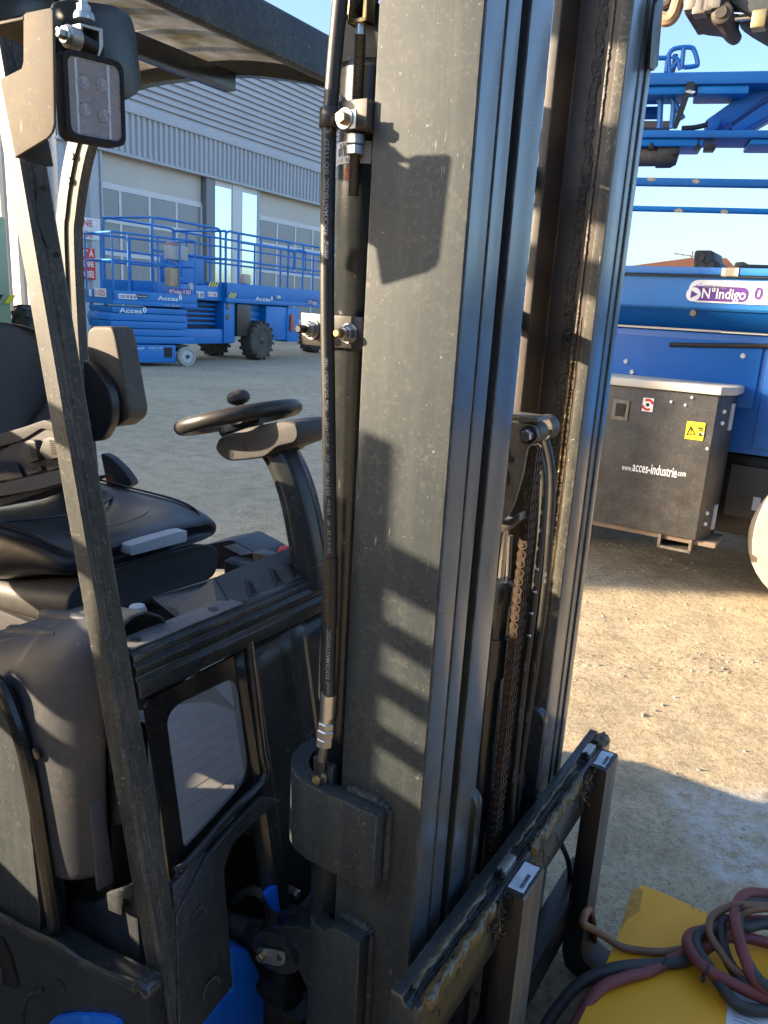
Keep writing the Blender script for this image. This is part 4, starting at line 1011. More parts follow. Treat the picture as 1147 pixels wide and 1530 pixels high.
# lamp body: rounded box whose front follows the photo outline
lf = [T.F(x, y, F) for (x, y), F in zip(z1((452, 345), (862, 455), (893, 1052), (476, 985)), (-.835, -.815, -.818, -.838))]
ctr = sum(lf, Vector())/4; ex = ((lf[1]+lf[2])-(lf[0]+lf[3])).normalized(); ez = ((lf[0]+lf[1])-(lf[2]+lf[3])).normalized(); en = ex.cross(ez).normalized()
if en.x < 0: en = -en
wx = ((lf[1]+lf[2])-(lf[0]+lf[3])).length/4; wz = ((lf[0]+lf[1])-(lf[2]+lf[3])).length/4
def rr_(sx, sz, d, r, n=5): return rounded([ctr+ex*a*sx+ez*b_*sz+en*d for a, b_ in ((-1, 1), (1, 1), (1, -1), (-1, -1))], r, n)
LMPB = mat('lamp_black', (.010, .010, .011), .6, dust=(DUST, .04, 9), spec=.25)
lamp = M().prism(rr_(wx*1.02, wz*1.02, -.001, .012), -en*.030).build('lamp_body', LMPB, wl, bev=.003, seg=3)
for k in range(9):
    a_ = -wz*.85+wz*1.7*k/8
    M().box((-.001, -.001, -.001), (.001, .001, .001)) if False else None
M().prism(rr_(wx*.80, wz*.86, -.028, .008), -en*.022).build('lamp_fins', BLACK, wl, bev=.003)
ring_plate(rr_(wx*1.02, wz*1.02, .001, .012), rr_(wx*.90, wz*.90, .001, .010), en*.003, 'lamp_bezel', LMPB, lamp)
refl = mat('lamp_reflector', (.40, .42, .46), .30, metal=.35, var=.1, vs=60)
rf = M()
N = 46
for k in range(N):
    b0 = -wz*.9+wz*1.8*k/N; b1 = b0+wz*1.8/N
    P = [ctr+ex*-wx*.9+ez*b0+en*.0012, ctr+ex*wx*.9+ez*b0+en*.0012, ctr+ex*wx*.9+ez*(b0+b1)/2+en*.0020, ctr+ex*-wx*.9+ez*(b0+b1)/2+en*.0020, ctr+ex*wx*.9+ez*b1+en*.0012, ctr+ex*-wx*.9+ez*b1+en*.0012]
    rf.add(P, [(0, 1, 2, 3), (3, 2, 4, 5)])
rf.build('lamp_lens', refl, lamp, recalc=False, sharp=5)
for x, y in ((595, 590), (728, 610), (605, 785), (742, 825)):
    xx, yy = z1((x, y))[0]; r = T.ray(xx, yy); t = (ctr+en*.0022-Vector((0, 0, HC))).dot(en)/r.dot(en); p = Vector((0, 0, HC))+r*t
    M()._rev(p, en, [(0, .0072), (.0008, .0070), (.0002, .0056), (.0011, .0054), (.0003, .0036), (.0014, .0034), (.0005, .0016), (.0018, .0013), (.0019, .0003)], 20, 0).build('led', mat('led_lens', (.34, .36, .40), .10, var=.03, spec=.8), lamp)
for dx in (-.62, .48):
    P = [ctr+ex*wx*(dx-.05)+ez*wz*.86+en*.0023, ctr+ex*wx*(dx+.05)+ez*wz*.86+en*.0023, ctr+ex*wx*(dx+.05)-ez*wz*.86+en*.0023, ctr+ex*wx*(dx-.05)-ez*wz*.86+en*.0023]
    M().add(P, [(0, 1, 2, 3)]).build('lens_divider', mat('lens_rib', (.42, .45, .50), .2, var=.02), lamp, recalc=False)
# U-bracket, bolts
up = [T.F(x, y, -.862) for x, y in z1((572, 165), (735, 205), (738, 330), (715, 400), (700, 400), (712, 330), (708, 225), (590, 192), (588, 330), (572, 330))]
M().prism(up, (-.028, 0, 0)).build('lamp_yoke', STEEL, wl, bev=.001)
p = T.F(*z1((520, 275))[0], -.868); m = M(); m.rev((p.x, p.y-.012, p.z), (0, 1, 0), [(0, .008), (.004, .0125), (.018, .0125)], 20); m.build('yoke_washer', STEEL, wl)
bolt((p.x+.002, p.y-.012, p.z), (0, -1, 0), .006, .010, wl, STEEL, STEEL)
p0 = T.F(*z1((600, 300))[0], -.872); M().cyl((p0.x, p0.y-.008, p0.z), (p0.x, p0.y+.022, p0.z-.004), .0095, 16).build('yoke_pin', BLACK, wl)
p = T.F(*z1((600, 120))[0], -.868)
M()._rev(p, Vector((0, 0, 1)), [(-.004, .012), (0, .012), (.004, .0105)], 20, 0).build('washer', STEEL, wl)
M().rev(p+Vector((0, 0, .003)), (0, 0, 1), [(0, .0078), (.009, .0078), (.0105, .006)], 6).build('hex_nut', STEEL, wl, sharp=20)
M().rev(p+Vector((0, 0, .012)), (0, 0, 1), [(0, .005), (.006, .005)], 12).build('stud', STEEL, wl)
for _ in range(4):
    pass
# ================================================================== ground
def ground_mat():
    mt = bpy.data.materials.new('dusty_gravel'); mt.use_nodes = True
    n = mt.node_tree.nodes; l = mt.node_tree.links; b = n['Principled BSDF']; b.inputs['Roughness'].default_value = .9; b.inputs['Specular IOR Level'].default_value = .25
    tc = n.new('ShaderNodeTexCoord')
    def noise(s, d=8, r=.65):
        t = n.new('ShaderNodeTexNoise'); t.inputs['Scale'].default_value = s; t.inputs['Detail'].default_value = d; t.inputs['Roughness'].default_value = r
        l.new(tc.outputs['Object'], t.inputs['Vector']); return t.outputs['Fac']
    def ramp(f, *els):
        r = n.new('ShaderNodeValToRGB'); l.new(f, r.inputs[0]); e = r.color_ramp.elements
        while len(e) < len(els): e.new(.5)
        for k, (p, c) in enumerate(els): e[k].position = p; e[k].color = c+(1,)
        return r.outputs[0]
    def mixc(f, a, c, mode='MIX'):
        x = n.new('ShaderNodeMix'); x.data_type = 'RGBA'; x.blend_type = mode
        if isinstance(f, float): x.inputs[0].default_value = f
        else: l.new(f, x.inputs[0])
        for v, i in ((a, 6), (c, 7)):
            if isinstance(v, tuple): x.inputs[i].default_value = v+(1,)
            else: l.new(v, x.inputs[i])
        return x.outputs[2]
    base = ramp(noise(.55, 6, .6), (.3, (.450, .365, .235)), (.5, (.510, .415, .270)), (.7, (.560, .475, .330)))
    fine = ramp(noise(38, 10, .8), (.30, (.55, .54, .52)), (.5, (1, 1, 1)), (.70, (1.28, 1.27, 1.25)))
    c = mixc(1.0, base, fine, 'MULTIPLY')
    mid = ramp(noise(6, 8, .7), (.3, (.74, .73, .72)), (.6, (1.1, 1.1, 1.1)))
    c = mixc(1.0, c, mid, 'MULTIPLY')
    spk = ramp(noise(120, 4, .7), (.34, (.55, .53, .51)), (.47, (1, 1, 1)), (.62, (1.0, 1.0, 1.0)), (.70, (1.3, 1.3, 1.3)))
    c = mixc(1.0, c, spk, 'MULTIPLY')
    vo = n.new('ShaderNodeTexVoronoi'); vo.inputs['Scale'].default_value = 70; l.new(tc.outputs['Object'], vo.inputs['Vector'])
    st = ramp(vo.outputs['Distance'], (.0, (1, 1, 1)), (.25, (0, 0, 0)))
    k = ramp(noise(25, 3, .5), (.52, (0, 0, 0)), (.6, (1, 1, 1)))
    f = n.new('ShaderNodeMath'); f.operation = 'MULTIPLY'; l.new(st, f.inputs[0]); l.new(k, f.inputs[1])
    c = mixc(f.outputs[0], c, mixc(vo.outputs['Color'], (.26, .23, .19), (.62, .56, .46)))
    # worn white paint at the right of the truck: a patch with its own edge
    sx = n.new('ShaderNodeSeparateXYZ'); l.new(tc.outputs['Object'], sx.inputs[0])
    def rng(o, a, bb, c_, d):
        m1 = n.new('ShaderNodeMapRange'); l.new(o, m1.inputs[0]); m1.inputs[1].default_value = a; m1.inputs[2].default_value = bb
        m2 = n.new('ShaderNodeMapRange'); l.new(o, m2.inputs[0]); m2.inputs[1].default_value = d; m2.inputs[2].default_value = c_
        q = n.new('ShaderNodeMath'); q.operation = 'MULTIPLY'; l.new(m1.outputs[0], q.inputs[0]); l.new(m2.outputs[0], q.inputs[1]); return q.outputs[0]
    area = n.new('ShaderNodeMath'); area.operation = 'MULTIPLY'; l.new(rng(sx.outputs[0], .93, .99, 2.6, 2.9), area.inputs[0]); l.new(rng(sx.outputs[1], 1.72, 1.80, 2.20, 2.28), area.inputs[1])
    worn = ramp(noise(14, 10, .85), (.44, (0, 0, 0)), (.56, (1, 1, 1)))
    q = n.new('ShaderNodeMath'); q.operation = 'MULTIPLY'; l.new(area.outputs[0], q.inputs[0]); l.new(worn, q.inputs[1])
    c = mixc(q.outputs[0], c, (.66, .63, .56))
    l.new(c, b.inputs['Base Color'])
    bp = n.new('ShaderNodeBump'); bp.inputs['Strength'].default_value = .9; bp.inputs['Distance'].default_value = .016
    ad = n.new('ShaderNodeMath'); ad.operation = 'ADD'; l.new(noise(30, 10, .75), ad.inputs[0]); l.new(noise(5, 6, .6), ad.inputs[1])
    l.new(ad.outputs[0], bp.inputs['Height']); l.new(bp.outputs[0], b.inputs['Normal'])
    return mt
GM = ground_mat()
m = M(); S = 700
xs = [-S, -60, -20, -8, -4, -2]+[-1+.06*i for i in range(100)]+[6, 9, 20, 60, S]
ys = [-S, -30, -5, 0]+[.4+.06*i for i in range(100)]+[7, 9, 14, 25, 60, S]
def gh(x, y):
    if not (-1 < x < 4.9 and .4 < y < 6.3): return 0
    from mathutils import noise as nz
    e = min(1, (x+1)/.6, (4.9-x)/.6, (y-.4)/.4, (6.3-y)/.6)
    return e*(.012*nz.noise((x*1.3, y*1.3, 0))+.007*nz.noise((x*6, y*6, 3))+.004*nz.noise((x*15, y*15, 5))) - .004
rows = [[(x, y, gh(x, y)) for x in xs] for y in ys]
gr = M().grid(rows).build('ground', GM, sharp=180); gr['kind'] = 'structure'

# loose stones on the dusty ground
def stones():
    m = M()
    for _ in range(2600):
        x, y = random.uniform(-.6, 3.6), random.uniform(1.3, 5.6)
        r = .0020+.009*random.random()**6
        a = random.uniform(0, 6.28); h = gh(x, y)
        vs = [(x+math.cos(a+k*1.26)*r*random.uniform(.7, 1.2), y+math.sin(a+k*1.26)*r*random.uniform(.7, 1.2), h-.001) for k in range(5)]
        vs += [(x+math.cos(a+k*2.1)*r*.45, y+math.sin(a+k*2.1)*r*.45, h+r*random.uniform(.5, .9)) for k in range(3)]
        m.add(vs, [(0, 1, 5), (1, 2, 6, 5), (2, 3, 6), (3, 4, 7, 6), (4, 0, 5, 7), (5, 6, 7)])
    o = m.build('gravel', mat('loose_stone', (.40, .35, .28), .9, var=.45, vs=90), sharp=20); o['kind'] = 'stuff'; o['label'] = 'loose small stones scattered over the dusty yard'
stones()
# ================================================================== warehouse
BW = Fr(R_(29)); FX = -25.7
CLAD = mat('grey_cladding', (.40, .43, .48), .45, var=.06, vs=.5, dust=((.42, .40, .36), .12, 1))
CLADL = mat('pale_cladding', (.50, .50, .48), .5, var=.06, vs=.5)
FRAMEW = mat('door_frame_white', (.62, .63, .64), .5, var=.04)
DOORG = mat('door_panel_grey', (.52, .49, .44), .55, var=.06, vs=.7)
PANEM = mat('grey_pane', (.24, .25, .27), .25, var=.1, vs=.6)
wp = lambda x, y: BW.F(x, y, FX)
yc = wp(88, 300).y                                  # corner of the building
yend = wp(640, 400).y
zf = (wp(188, 164).z+wp(478, 260).z)/2; zl = (wp(188, 228).z+wp(478, 306.5).z)/2
ztop = wp(483, 92).z
wh = thing('warehouse', 'grey corrugated warehouse with two sectional doors behind the blue lifts', 'warehouse', (FX-8, (yc+yend)/2, 0), BW)
def corr_v(y0, y1, z0, z1, x, pitch, d, name, mt, par):
    """sheet with upright ribs"""
    m = M(); n = int((y1-y0)/pitch); a = []; 
    for i in range(n):
        y = y0+i*pitch
        a += [(x, y), (x, y+pitch*.40), (x+d, y+pitch*.52), (x+d, y+pitch*.86)]
    a.append((x, y1))
    m.grid([[(p, q, z0) for p, q in a], [(p, q, z1) for p, q in a]]); return m.build(name, mt, par, sharp=20)
corr_v(yc, yend, zl, zf, FX+.05, .30, .09, 'fascia_cladding', CLAD, wh)
m = M(); a = []; n = int((ztop-zf)/.27)
for i in range(n):
    z = zf+.25+i*.27; a += [(FX+.02, z), (FX+.02, z+.15), (FX-.10, z+.165), (FX-.10, z+.255)]
m.grid([[(p, yc, z) for p, z in a], [(p, yend, z) for p, z in a]]); m.build('upper_cladding', CLAD, wh, sharp=20)
M().box((FX-.1, yc, zf-.06), (FX+.2, yend, zf+.25)).build('flashing', CLAD, wh, bev=.02)
M().box((FX-.1, yc, zl-.10), (FX+.12, yend, zl+.02)).build('flashing', CLAD, wh, bev=.02)
M().box((FX-18, yc+.1, ztop-.2), (FX-.1, yend, ztop+.1)).build('roof', CLAD, wh)
# gable wall that catches the sun
m = M(); a = []; x = FX
while x > FX-18:
    a += [(x, yc), (x-.45, yc), (x-.52, yc-.14), (x-.82, yc-.14)]; x -= .9
m.grid([[(p, q, 0) for p, q in a], [(p, q, ztop) for p, q in a]]); m.build('gable_cladding', CLADL, wh, sharp=20)
M().box((FX-18, yend-.1, 0), (FX-.1, yend, ztop)).build('end_wall', CLAD, wh)
M().box((FX-18, yc, 0), (FX-17.8, yend, ztop)).build('back_wall', CLAD, wh)
yd = wp(153, 300).y; ya = wp(310, 330).y; yb = wp(389, 340).y
corr_v(yc, yd-.05, 0, zl-.1, FX-.06, .9, .12, 'wall_cladding', CLAD, wh)
M().box((FX-.10, yd-.06, 0), (FX+.02, yd+.02, zl-.1)).build('corner_trim', CLAD, wh)
def door(y0, y1, cols, first=True):
    m = M(); m.box((FX-.35, y0, 0), (FX-.30, y1, zl)); d = m.build('sectional_door', DOORG, wh)
    zt = (wp(155, 273).z+wp(308, 308).z)/2
    rh = (wp(155, 273).z-wp(155, 324).z)
    rows = int(zt/rh); pw = (y1-y0)/cols
    for r in range(rows+1):
        z1_ = zt-r*rh; z0_ = max(.05, z1_-rh)
        M().box((FX-.30, y0, z1_-.11), (FX-.26, y1, z1_+.11)).build('door_rail', FRAMEW, d)
        for c in range(cols):
            ya_, yb_ = y0+c*pw+.06, y0+(c+1)*pw-.06
            if z1_-z0_ > .4: M().box((FX-.298, ya_, z0_+.1), (FX-.285, yb_, z1_-.1)).build('door_pane', PANEM, d)
    for c in range(cols+1):
        y = y0+c*pw; M().box((FX-.299, y-.06, .05), (FX-.262, y+.06, zt)).build('door_stile', FRAMEW, d)
    return d
pw_ = (ya-yd)/3.72
door(yd-.28*pw_, ya-.1, 4)
door(yb+.1, yb+.1+5*pw_, 5)
GLASS = mat('mirror_pane', (.05, .08, .10), .03, metal=0, var=.05, spec=1.0, rvar=0)
GLASS.node_tree.nodes['Principled BSDF'].inputs['Metallic'].default_value = .85
for n_ in GLASS.node_tree.nodes:
    pass
M().box((FX-.36, ya-.05, 0), (FX-.02, wp(322, 330).y, zl-.05)).build('pilaster', mat('pilaster_grey', (.20, .21, .23), .5), wh)
def strip_window(x0, x1):
    y0, y1 = wp(x0, 330).y, wp(x1, 335).y
    f = M().box((FX-.34, y0-.12, 0), (FX-.10, y1+.12, zl-.05)).build('window_frame', FRAMEW, wh)
    zz_ = [0.2, wp(350, 430).z, wp(350, 400).z-.1, zl-.4]
    M().box((FX-.10, y0, .2), (FX-.085, y1, 1.9)).build('window_pane', GLASSM, f)
    M().box((FX-.10, y0, 2.02), (FX-.085, y1, zl-.35)).build('window_pane', GLASSM, f)
GLASSM = bpy.data.materials.new('reflective_pane'); GLASSM.use_nodes = True
b = GLASSM.node_tree.nodes['Principled BSDF']; b.inputs['Base Color'].default_value = (.55, .72, .75, 1); b.inputs['Metallic'].default_value = 1; b.inputs['Roughness'].default_value = .05
strip_window(323, 347); strip_window(364, 385)
M().box((FX-.34, wp(349, 335).y, 0), (FX-.06, wp(362, 335).y, zl-.05)).build('mullion_panel', FRAMEW, wh)
M().box((FX-.34, wp(386.5, 335).y, 0), (FX-.08, yb+.02, zl-.05)).build('pilaster', CLAD, wh)
# signs on the wall
def sign(nm, lab, x0, y0, x1, y1, mt, lines, tm, th):
    a, b = wp(x0, y1), wp(x1, y0); 
    z0_, z1_ = a.z, b.z
    s = thing(nm, lab, 'sign', (FX+.12, (a.y+b.y)/2, (z0_+z1_)/2), BW)
    M().box((FX+.075, a.y, z0_), (FX+.10, b.y, z1_)).build('sign_board', mt, s, bev=.01)
    h = (z1_-z0_)/len(lines)
    for i, t in enumerate(lines):
        wd = (b.y-a.y)*.9
        if len(t) < 8: wd *= .62
        text('lettering', t, (FX+.105, (a.y+b.y)/2-wd/2, z1_-h*(i+1)+h*.2), (0, 1, 0), (0, 0, 1), h*th, tm, s, width=wd, bold=.02)
sign('wall_sign', 'white sign with two rows of red letters above the red sign', 92, 328, 147, 353, mat('white_sign', (.66, .66, .70), .5), ('ZONE', 'MACHINE'), RED, .82)
sign('wall_sign', 'red sign with three rows of white letters on the grey wall', 88, 372, 139, 414, RED, ('INTERDIT À', 'TOUTE PERSONNE', 'NON AUTORISÉE'), WHITE, .85)
# pale green container and tyres left of the seat
GREEN = mat('pale_green_steel', (.36, .42, .24), .5, var=.06, vs=1.5, dust=((.4, .36, .26), .2, 2))
cg = T.F(18, 476, -16)
ct = thing('container', 'pale green steel container with a hazard stripe at the left edge', 'container', (-17, cg.y-1.5, 0))
m = M(); m.box((-18.4, cg.y-4.5, .12), (-16, cg.y, T.F(18, 326, -16).z)); body = m.build('container_body', GREEN, ct, bev=.05)
for k in range(6):
    M().box((-15.99, cg.y-4.3+k*.7, .35), (-15.94, cg.y-4.0+k*.7, T.F(18, 335, -16).z)).build('wall_rib', GREEN, ct, bev=.01)
zh = T.F(10, 447, -16).z
for k in range(16):
    y = cg.y-4.4+k*.28
    M().prism([(-15.93, y, zh-.09), (-15.93, y+.14, zh-.09), (-15.93, y+.28, zh+.09), (-15.93, y+.14, zh+.09)], (-.004, 0, 0)).build('hazard_stripe', YELL if k % 2 else INK, ct)
TYRE = mat('dusty_tyre', (.030, .028, .025), .8, var=.2, dust=((.34, .29, .22), .45, 3))
def tyre_mesh(R, W, lugs, c, ax, name, par, mt=TYRE, lug=.07):
    """tyre with carcass and separate tread bars; ax = axle direction"""
    ax = Vector(ax).normalized(); c = Vector(c)
    m = M(); m._rev(c-ax*W/2, ax, [(W*.08, R*.58), (0, R*.66), (W*.02, R*.86), (W*.12, R*.95), (W*.88, R*.95), (W*.98, R*.86), (W, R*.66), (W*.92, R*.58)], 40, 0)
    up = Vector((0, 0, 1)); up = (up-ax*up.dot(ax)).normalized(); s = ax.cross(up)
    for k in range(lugs):
        for side in (0, 1):
            a0 = 2*math.pi*(k+side*.5)/lugs; pts = []
            for da, w, r in ((-.02, 0, 1), (.10, .52, 1), (.19, .52, 1), (.09, 0, 1)):
                a_ = a0+da*18/lugs; x = (-.5+w)*W if side == 0 else (.5-w)*W
                d = up*math.cos(a_)+s*math.sin(a_); pts.append((c+ax*x+d*R*.93, d))
            P = [p for p, d in pts]; Q = [p+d*R*lug for p, d in pts]
            m.add(P+Q, [(3, 2, 1, 0), (4, 5, 6, 7)]+[(i, (i+1) % 4, 4+(i+1) % 4, 4+i) for i in range(4)])
            # shoulder lug
            x0 = -.5*W if side == 0 else .5*W; sg = -1 if side == 0 else 1
            P = []
            for da, rr in ((-.02, .99), (.09, .99), (.08, .80), (0, .80)):
                a_ = a0+da*18/lugs; d = up*math.cos(a_)+s*math.sin(a_); P.append(c+ax*(x0*.99)+d*R*rr)
            m.prism(P, ax*sg*W*.035*min(1, lug/.05))
    return m.build(name, mt, par, sharp=30)
for (x, y, dz) in ((42, 478, 0), (30, 500, .55)):
    p = T.F(x, y, -17)
    tt = thing('loose_tyre', 'worn lugged tyre standing by the wall, %s' % ('just behind the seat back' if dz == 0 else 'half hidden low behind the seat'), 'tyre', (p.x, p.y, 0), group='old tyres by the wall')
    tyre_mesh(.55, .42, 14, (p.x, p.y, .55), (.2, 1, 0), 'tyre_body', tt)
    m = M(); m.rev((p.x-.03, p.y-.15, .55), (.2, 1, 0), [(0, .30), (.02, .32), (.28, .32), (.3, .3)], 24); m.build('rim', RAWST, tt)
    if dz: tt.location.x -= 1.2

# ================================================================== scissor lift at the left
def rail_tubes(paths, r, name, mt, par, close=False):
    for p in paths: M().tube(p, r, 8).build(name, mt, par)
B1 = Fr(R_(44)); g0 = B1.Z(183, 551, 0); g1 = B1.Z(281, 545.5, 0)
X1 = (g0.x+g1.x)/2; pA = lambda x, y: B1.F(x, y, X1)
def y8(x): return 100+x/5.462
def q8(x, y): return pA(100+x/5.462, 320+y/5.462)
yL = q8(375, 700).y; yR = q8(1065, 700).y; W1 = 1.25
l1 = thing('scissor_lift', 'small blue scissor lift with white letters on its deck and pale wheels', 'scissor lift', (X1-W1/2, (yL+yR)/2, 0), B1, 'scissor lifts in front of the warehouse')
zz1 = lambda y, x=700: q8(x, y).z
za_, zb_ = q8(520, 1235).z, q8(700, 1060).z
yb0, yb1 = q8(525, 1100).y, q8(900, 1100).y
ywl, ywr = q8(445, 1165).y, q8(985, 1145).y
M().box((X1-W1+.1, yb0, max(.08, za_)), (X1-.06, yb1, zb_-.02)).build('chassis', BLUE, l1, bev=.02)
M().box((X1-W1+.12, ywl-.15, .30), (X1-.2, ywr+.15, zb_-.03)).build('axle_frame', BLACK, l1, bev=.02)
M().box((X1-.058, q8(805, 1090).y, q8(800, 1172).z), (X1-.05, q8(868, 1090).y, q8(800, 1090).z)).build('side_opening', VOID, l1)
RT = q8(985, 1060).z/2+.0
PALET = mat('pale_tyre', (.42, .40, .37), .7, var=.1, vs=8, dust=((.3, .26, .2), .3, 9))
for y in (ywl, ywr):
    for x in (X1-.02, X1-W1+.14):
        wv = thing if False else None
        R1 = .215
        w1 = M()._rev(Vector((x-.13, y, R1)), Vector((1, 0, 0)), [(0, R1*.5), (0, R1*.95), (.02, R1), (.13, R1), (.15, R1*.95), (.15, R1*.74), (.13, R1*.70)], 32, 0).build('wheel', PALET, l1)
        M()._rev(Vector((x-.01, y, R1)), Vector((1, 0, 0)), [(0, R1*.70), (.02, R1*.66), (.012, R1*.3), (.035, R1*.26), (.035, .01)], 24, 0).build('wheel_rim', mat('rim_white', (.55, .55, .54), .5, dust=((.3, .26, .2), .3, 9)), w1)
        M()._rev(Vector((x+.025, y, R1)), Vector((1, 0, 0)), [(0, R1*.2), (.02, R1*.18), (.022, .01)], 16, 0).build('wheel_hub', BLACK, w1)
# folded scissor arms: stacked bars
ys_ = [768, 818, 880, 940, 1000]
wl_ = [(385, 985), (360, 1000), (375, 985), (390, 985), (395, 1035)]
for k, ((a, b), y0) in enumerate(zip(wl_, ys_)):
    y1_ = ys_[k+1]-4 if k < 4 else 1058
    zt_, zb2 = zz1(y0), zz1(y1_)
    M().prism([(X1-.04-.02*(k % 2), q8(a, 900).y, zb2), (X1-.04-.02*(k % 2), q8(b, 900).y, zb2), (X1-.04-.02*(k % 2), q8(b-(14 if k % 2 else -8), 900).y, zt_), (X1-.04-.02*(k % 2), q8(a+(14 if k % 2 else -8), 900).y, zt_)], (-W1+.2, 0, 0)).build('scissor_arm', BLUE, l1, bev=.012)
# platform deck and toe boards
zd0, zd1 = zz1(752), zz1(640)
M().box((X1-W1, yL, zd0), (X1, yR, zd0+.09)).build('platform_deck', BLUE, l1, bev=.01)
for a, b in (((X1-.03, yL, zd0+.09), (X1, yR, zd1)), ((X1-W1, yL, zd0+.09), (X1-W1+.03, yR, zd1)), ((X1-W1, yL, zd0+.09), (X1, yL+.03, zd1)), ((X1-W1, yR-.03, zd0+.09), (X1, yR, zd1))):
    M().box(a, b).build('toe_board', BLUE, l1, bev=.006)
zr1, zr2 = q8(395, 145).z, q8(370, 372).z
r = .022
for x in (X1-.03, X1-W1+.03):
    for z in (zr1, zr2):
        M().tube([(x, yL+.02, z), (x, yR-.02, z)], r, 10).build('guard_rail', BLUE, l1)
    for t in (0, .18, .53, .80, 1):
        y = yL+.03+(yR-yL-.06)*t
        M().tube([(x, y, zd1-.1), (x, y, zr1)], r*.9, 10).build('rail_post', BLUE, l1)
for y in (yL+.03, yR-.03):
    for z in (zr1, zr2): M().tube([(X1-.03, y, z), (X1-W1+.03, y, z)], r, 10).build('guard_rail', BLUE, l1)
M().tube([(X1-.55, yL+.03, zd1), (X1-.55, yL+.03, zr2)], r, 10).build('rail_post', BLUE, l1)
cb = M().box((X1-.28, q8(850, 400).y, q8(850, 592).z), (X1-.06, q8(925, 400).y, q8(850, 436).z)).build('document_box', mat('tan_box', (.45, .34, .22), .6), l1, bev=.02)
M().box((X1-.35, q8(860, 300).y, q8(860, 370).z), (X1-.10, q8(1010, 300).y, q8(860, 250).z)).build('control_box', mat('control_grey', (.42, .42, .42), .5), l1, bev=.03)
M().box((X1-.36, q8(868, 300).y, q8(860, 250).z), (X1-.12, q8(950, 300).y, q8(860, 228).z)).build('control_lid', mat('pink_lid', (.5, .25, .22), .5), l1, bev=.02)
M().tube(spline([(X1-.2, q8(900, 400).y, q8(900, 380).z), (X1-.12, q8(945, 400).y, q8(900, 430).z), (X1-.16, q8(920, 400).y, q8(900, 500).z), (X1-.1, q8(960, 400).y, q8(900, 525).z)], 6), .012, 6).build('control_cable', GREYW, l1)
M().box((X1-.1, q8(1005, 600).y, q8(1000, 620).z), (X1-.02, q8(1035, 600).y, q8(1000, 560).z)).build('beacon', GREYW, l1, bev=.02)
def ltext(fr_q, X, st, x0, y0, x1, yb_, mt, par, bold=.01, box=None):
    a = fr_q(x0, yb_); b = fr_q(x1, yb_); t = fr_q(x0, y0)
    if box:
        M().box((X, a.y-.02, a.z-.015), (X+.004, b.y+.02, t.z+.015)).build('sticker', box, par)
    text('lettering', st, (X+.007, a.y, a.z), (0, 1, 0), (0, 0, 1), (t.z-a.z)*1.35, mt, par, width=b.y-a.y, bold=bold)
def acces_logo(fr_q, X, x0, y0, x1, yb_, par):
    ltext(fr_q, X, 'Acces', x0, y0, x0+(x1-x0)*.82, yb_, WHITE, par, .02)
    c = fr_q(x0+(x1-x0)*.91, (y0+yb_)/2); h = abs(fr_q(x0, y0).z-fr_q(x0, yb_).z)*.6
    m = M(); m.add([(X+.007, c.y+math.cos(2*math.pi*k/18)*h*.75, c.z+math.sin(2*math.pi*k/18)*h) for k in range(18)], [tuple(range(18))]); m.build('logo_disc', WHITE, par)
    m = M(); m.box((X+.0075, c.y-h*.12, c.z-h*.6), (X+.009, c.y+h*.12, c.z+h*.6)); m.build('logo_bar', BLUE, par)
acces_logo(q8, X1+.001, 738, 664, 942, 700, l1)
acces_logo(q8, X1-.04, 432, 762, 660, 804, l1)
ltext(q8, X1+.001, '0 825 88 88 88', 428, 655, 562, 684, PURPLE, l1, box=WHITE)
ltext(q8, X1+.001, 'www.acces-industrie', 572, 660, 652, 674, WHITE, l1, box=INK)
ltext(q8, X1+.001, 'GS-2646', 795, 735, 918, 750, GREYW, l1)
acces_logo(q8, X1-.06, 530, 1086, 645, 1102, l1)
ltext(q8, X1-.06, '01475 1175', 680, 1086, 790, 1102, WHITE, l1)
ltext(q8, X1+.001, 'N°Indigo 0 825', 835, 610, 1010, 645, WHITE, l1, box=PURPLE)
text('lettering', '11325', (X1-.75, yL-.003, zd0+.16), (1, 0, 0), (0, 0, 1), .15, RED, l1, width=.42, bold=.02)
M().box((X1-.80, yL-.002, zd0+.13), (X1-.28, yL, zd0+.30)).build('sticker', WHITE, l1)
M().box((X1-1.06, yL-.002, zd0+.13), (X1-.94, yL, zd0+.27)).build('sticker', WHITE, l1)
# ladder end: hoses and steps
for k in range(3):
    z = .5+.27*k; M().tube([(X1-W1+.15, yL+.05, z), (X1-.25, yL+.05, z)], .022, 8).build('ladder_rung', GREYW, l1)
M().tube([(X1-.45, yL+.06, .35), (X1-.45, yL+.06, zd0)], .03, 8).build('ladder_post', BLUE, l1)
M().tube([(X1-W1+.15, yL+.06, .35), (X1-W1+.15, yL+.06, zd0)], .03, 8).build('ladder_post', BLUE, l1)

# ================================================================== rough-terrain scissor lift beside it
B2 = Fr(R_(28)); g2 = B2.Z(391, 538, 0); X2 = g2.x+.0
q9 = lambda x, y: B2.F(280+x/5.462, 320+y/5.462, X2)
W2 = 1.75
yA = q9(318, 600).y; yZ = q9(1500, 600).y
l2 = thing('scissor_lift', 'large blue rough-terrain scissor lift with a lugged tyre and long railed platform', 'scissor lift', (X2-W2/2, (yA+yZ)/2, 0), B2, 'scissor lifts in front of the warehouse')
zt0, zt1 = q9(560, 735).z, q9(560, 580).z
M().box((X2-W2, yA, zt0), (X2, yZ, zt0+.12)).build('platform_deck', BLUE, l2, bev=.015)
for a, b in (((X2-.04, yA, zt0+.12), (X2, yZ, zt1)), ((X2-W2, yA, zt0+.12), (X2-W2+.04, yZ, zt1)), ((X2-W2, yA, zt0+.12), (X2, yA+.04, zt1))):
    M().box(a, b).build('toe_board', BLUE, l2, bev=.01)
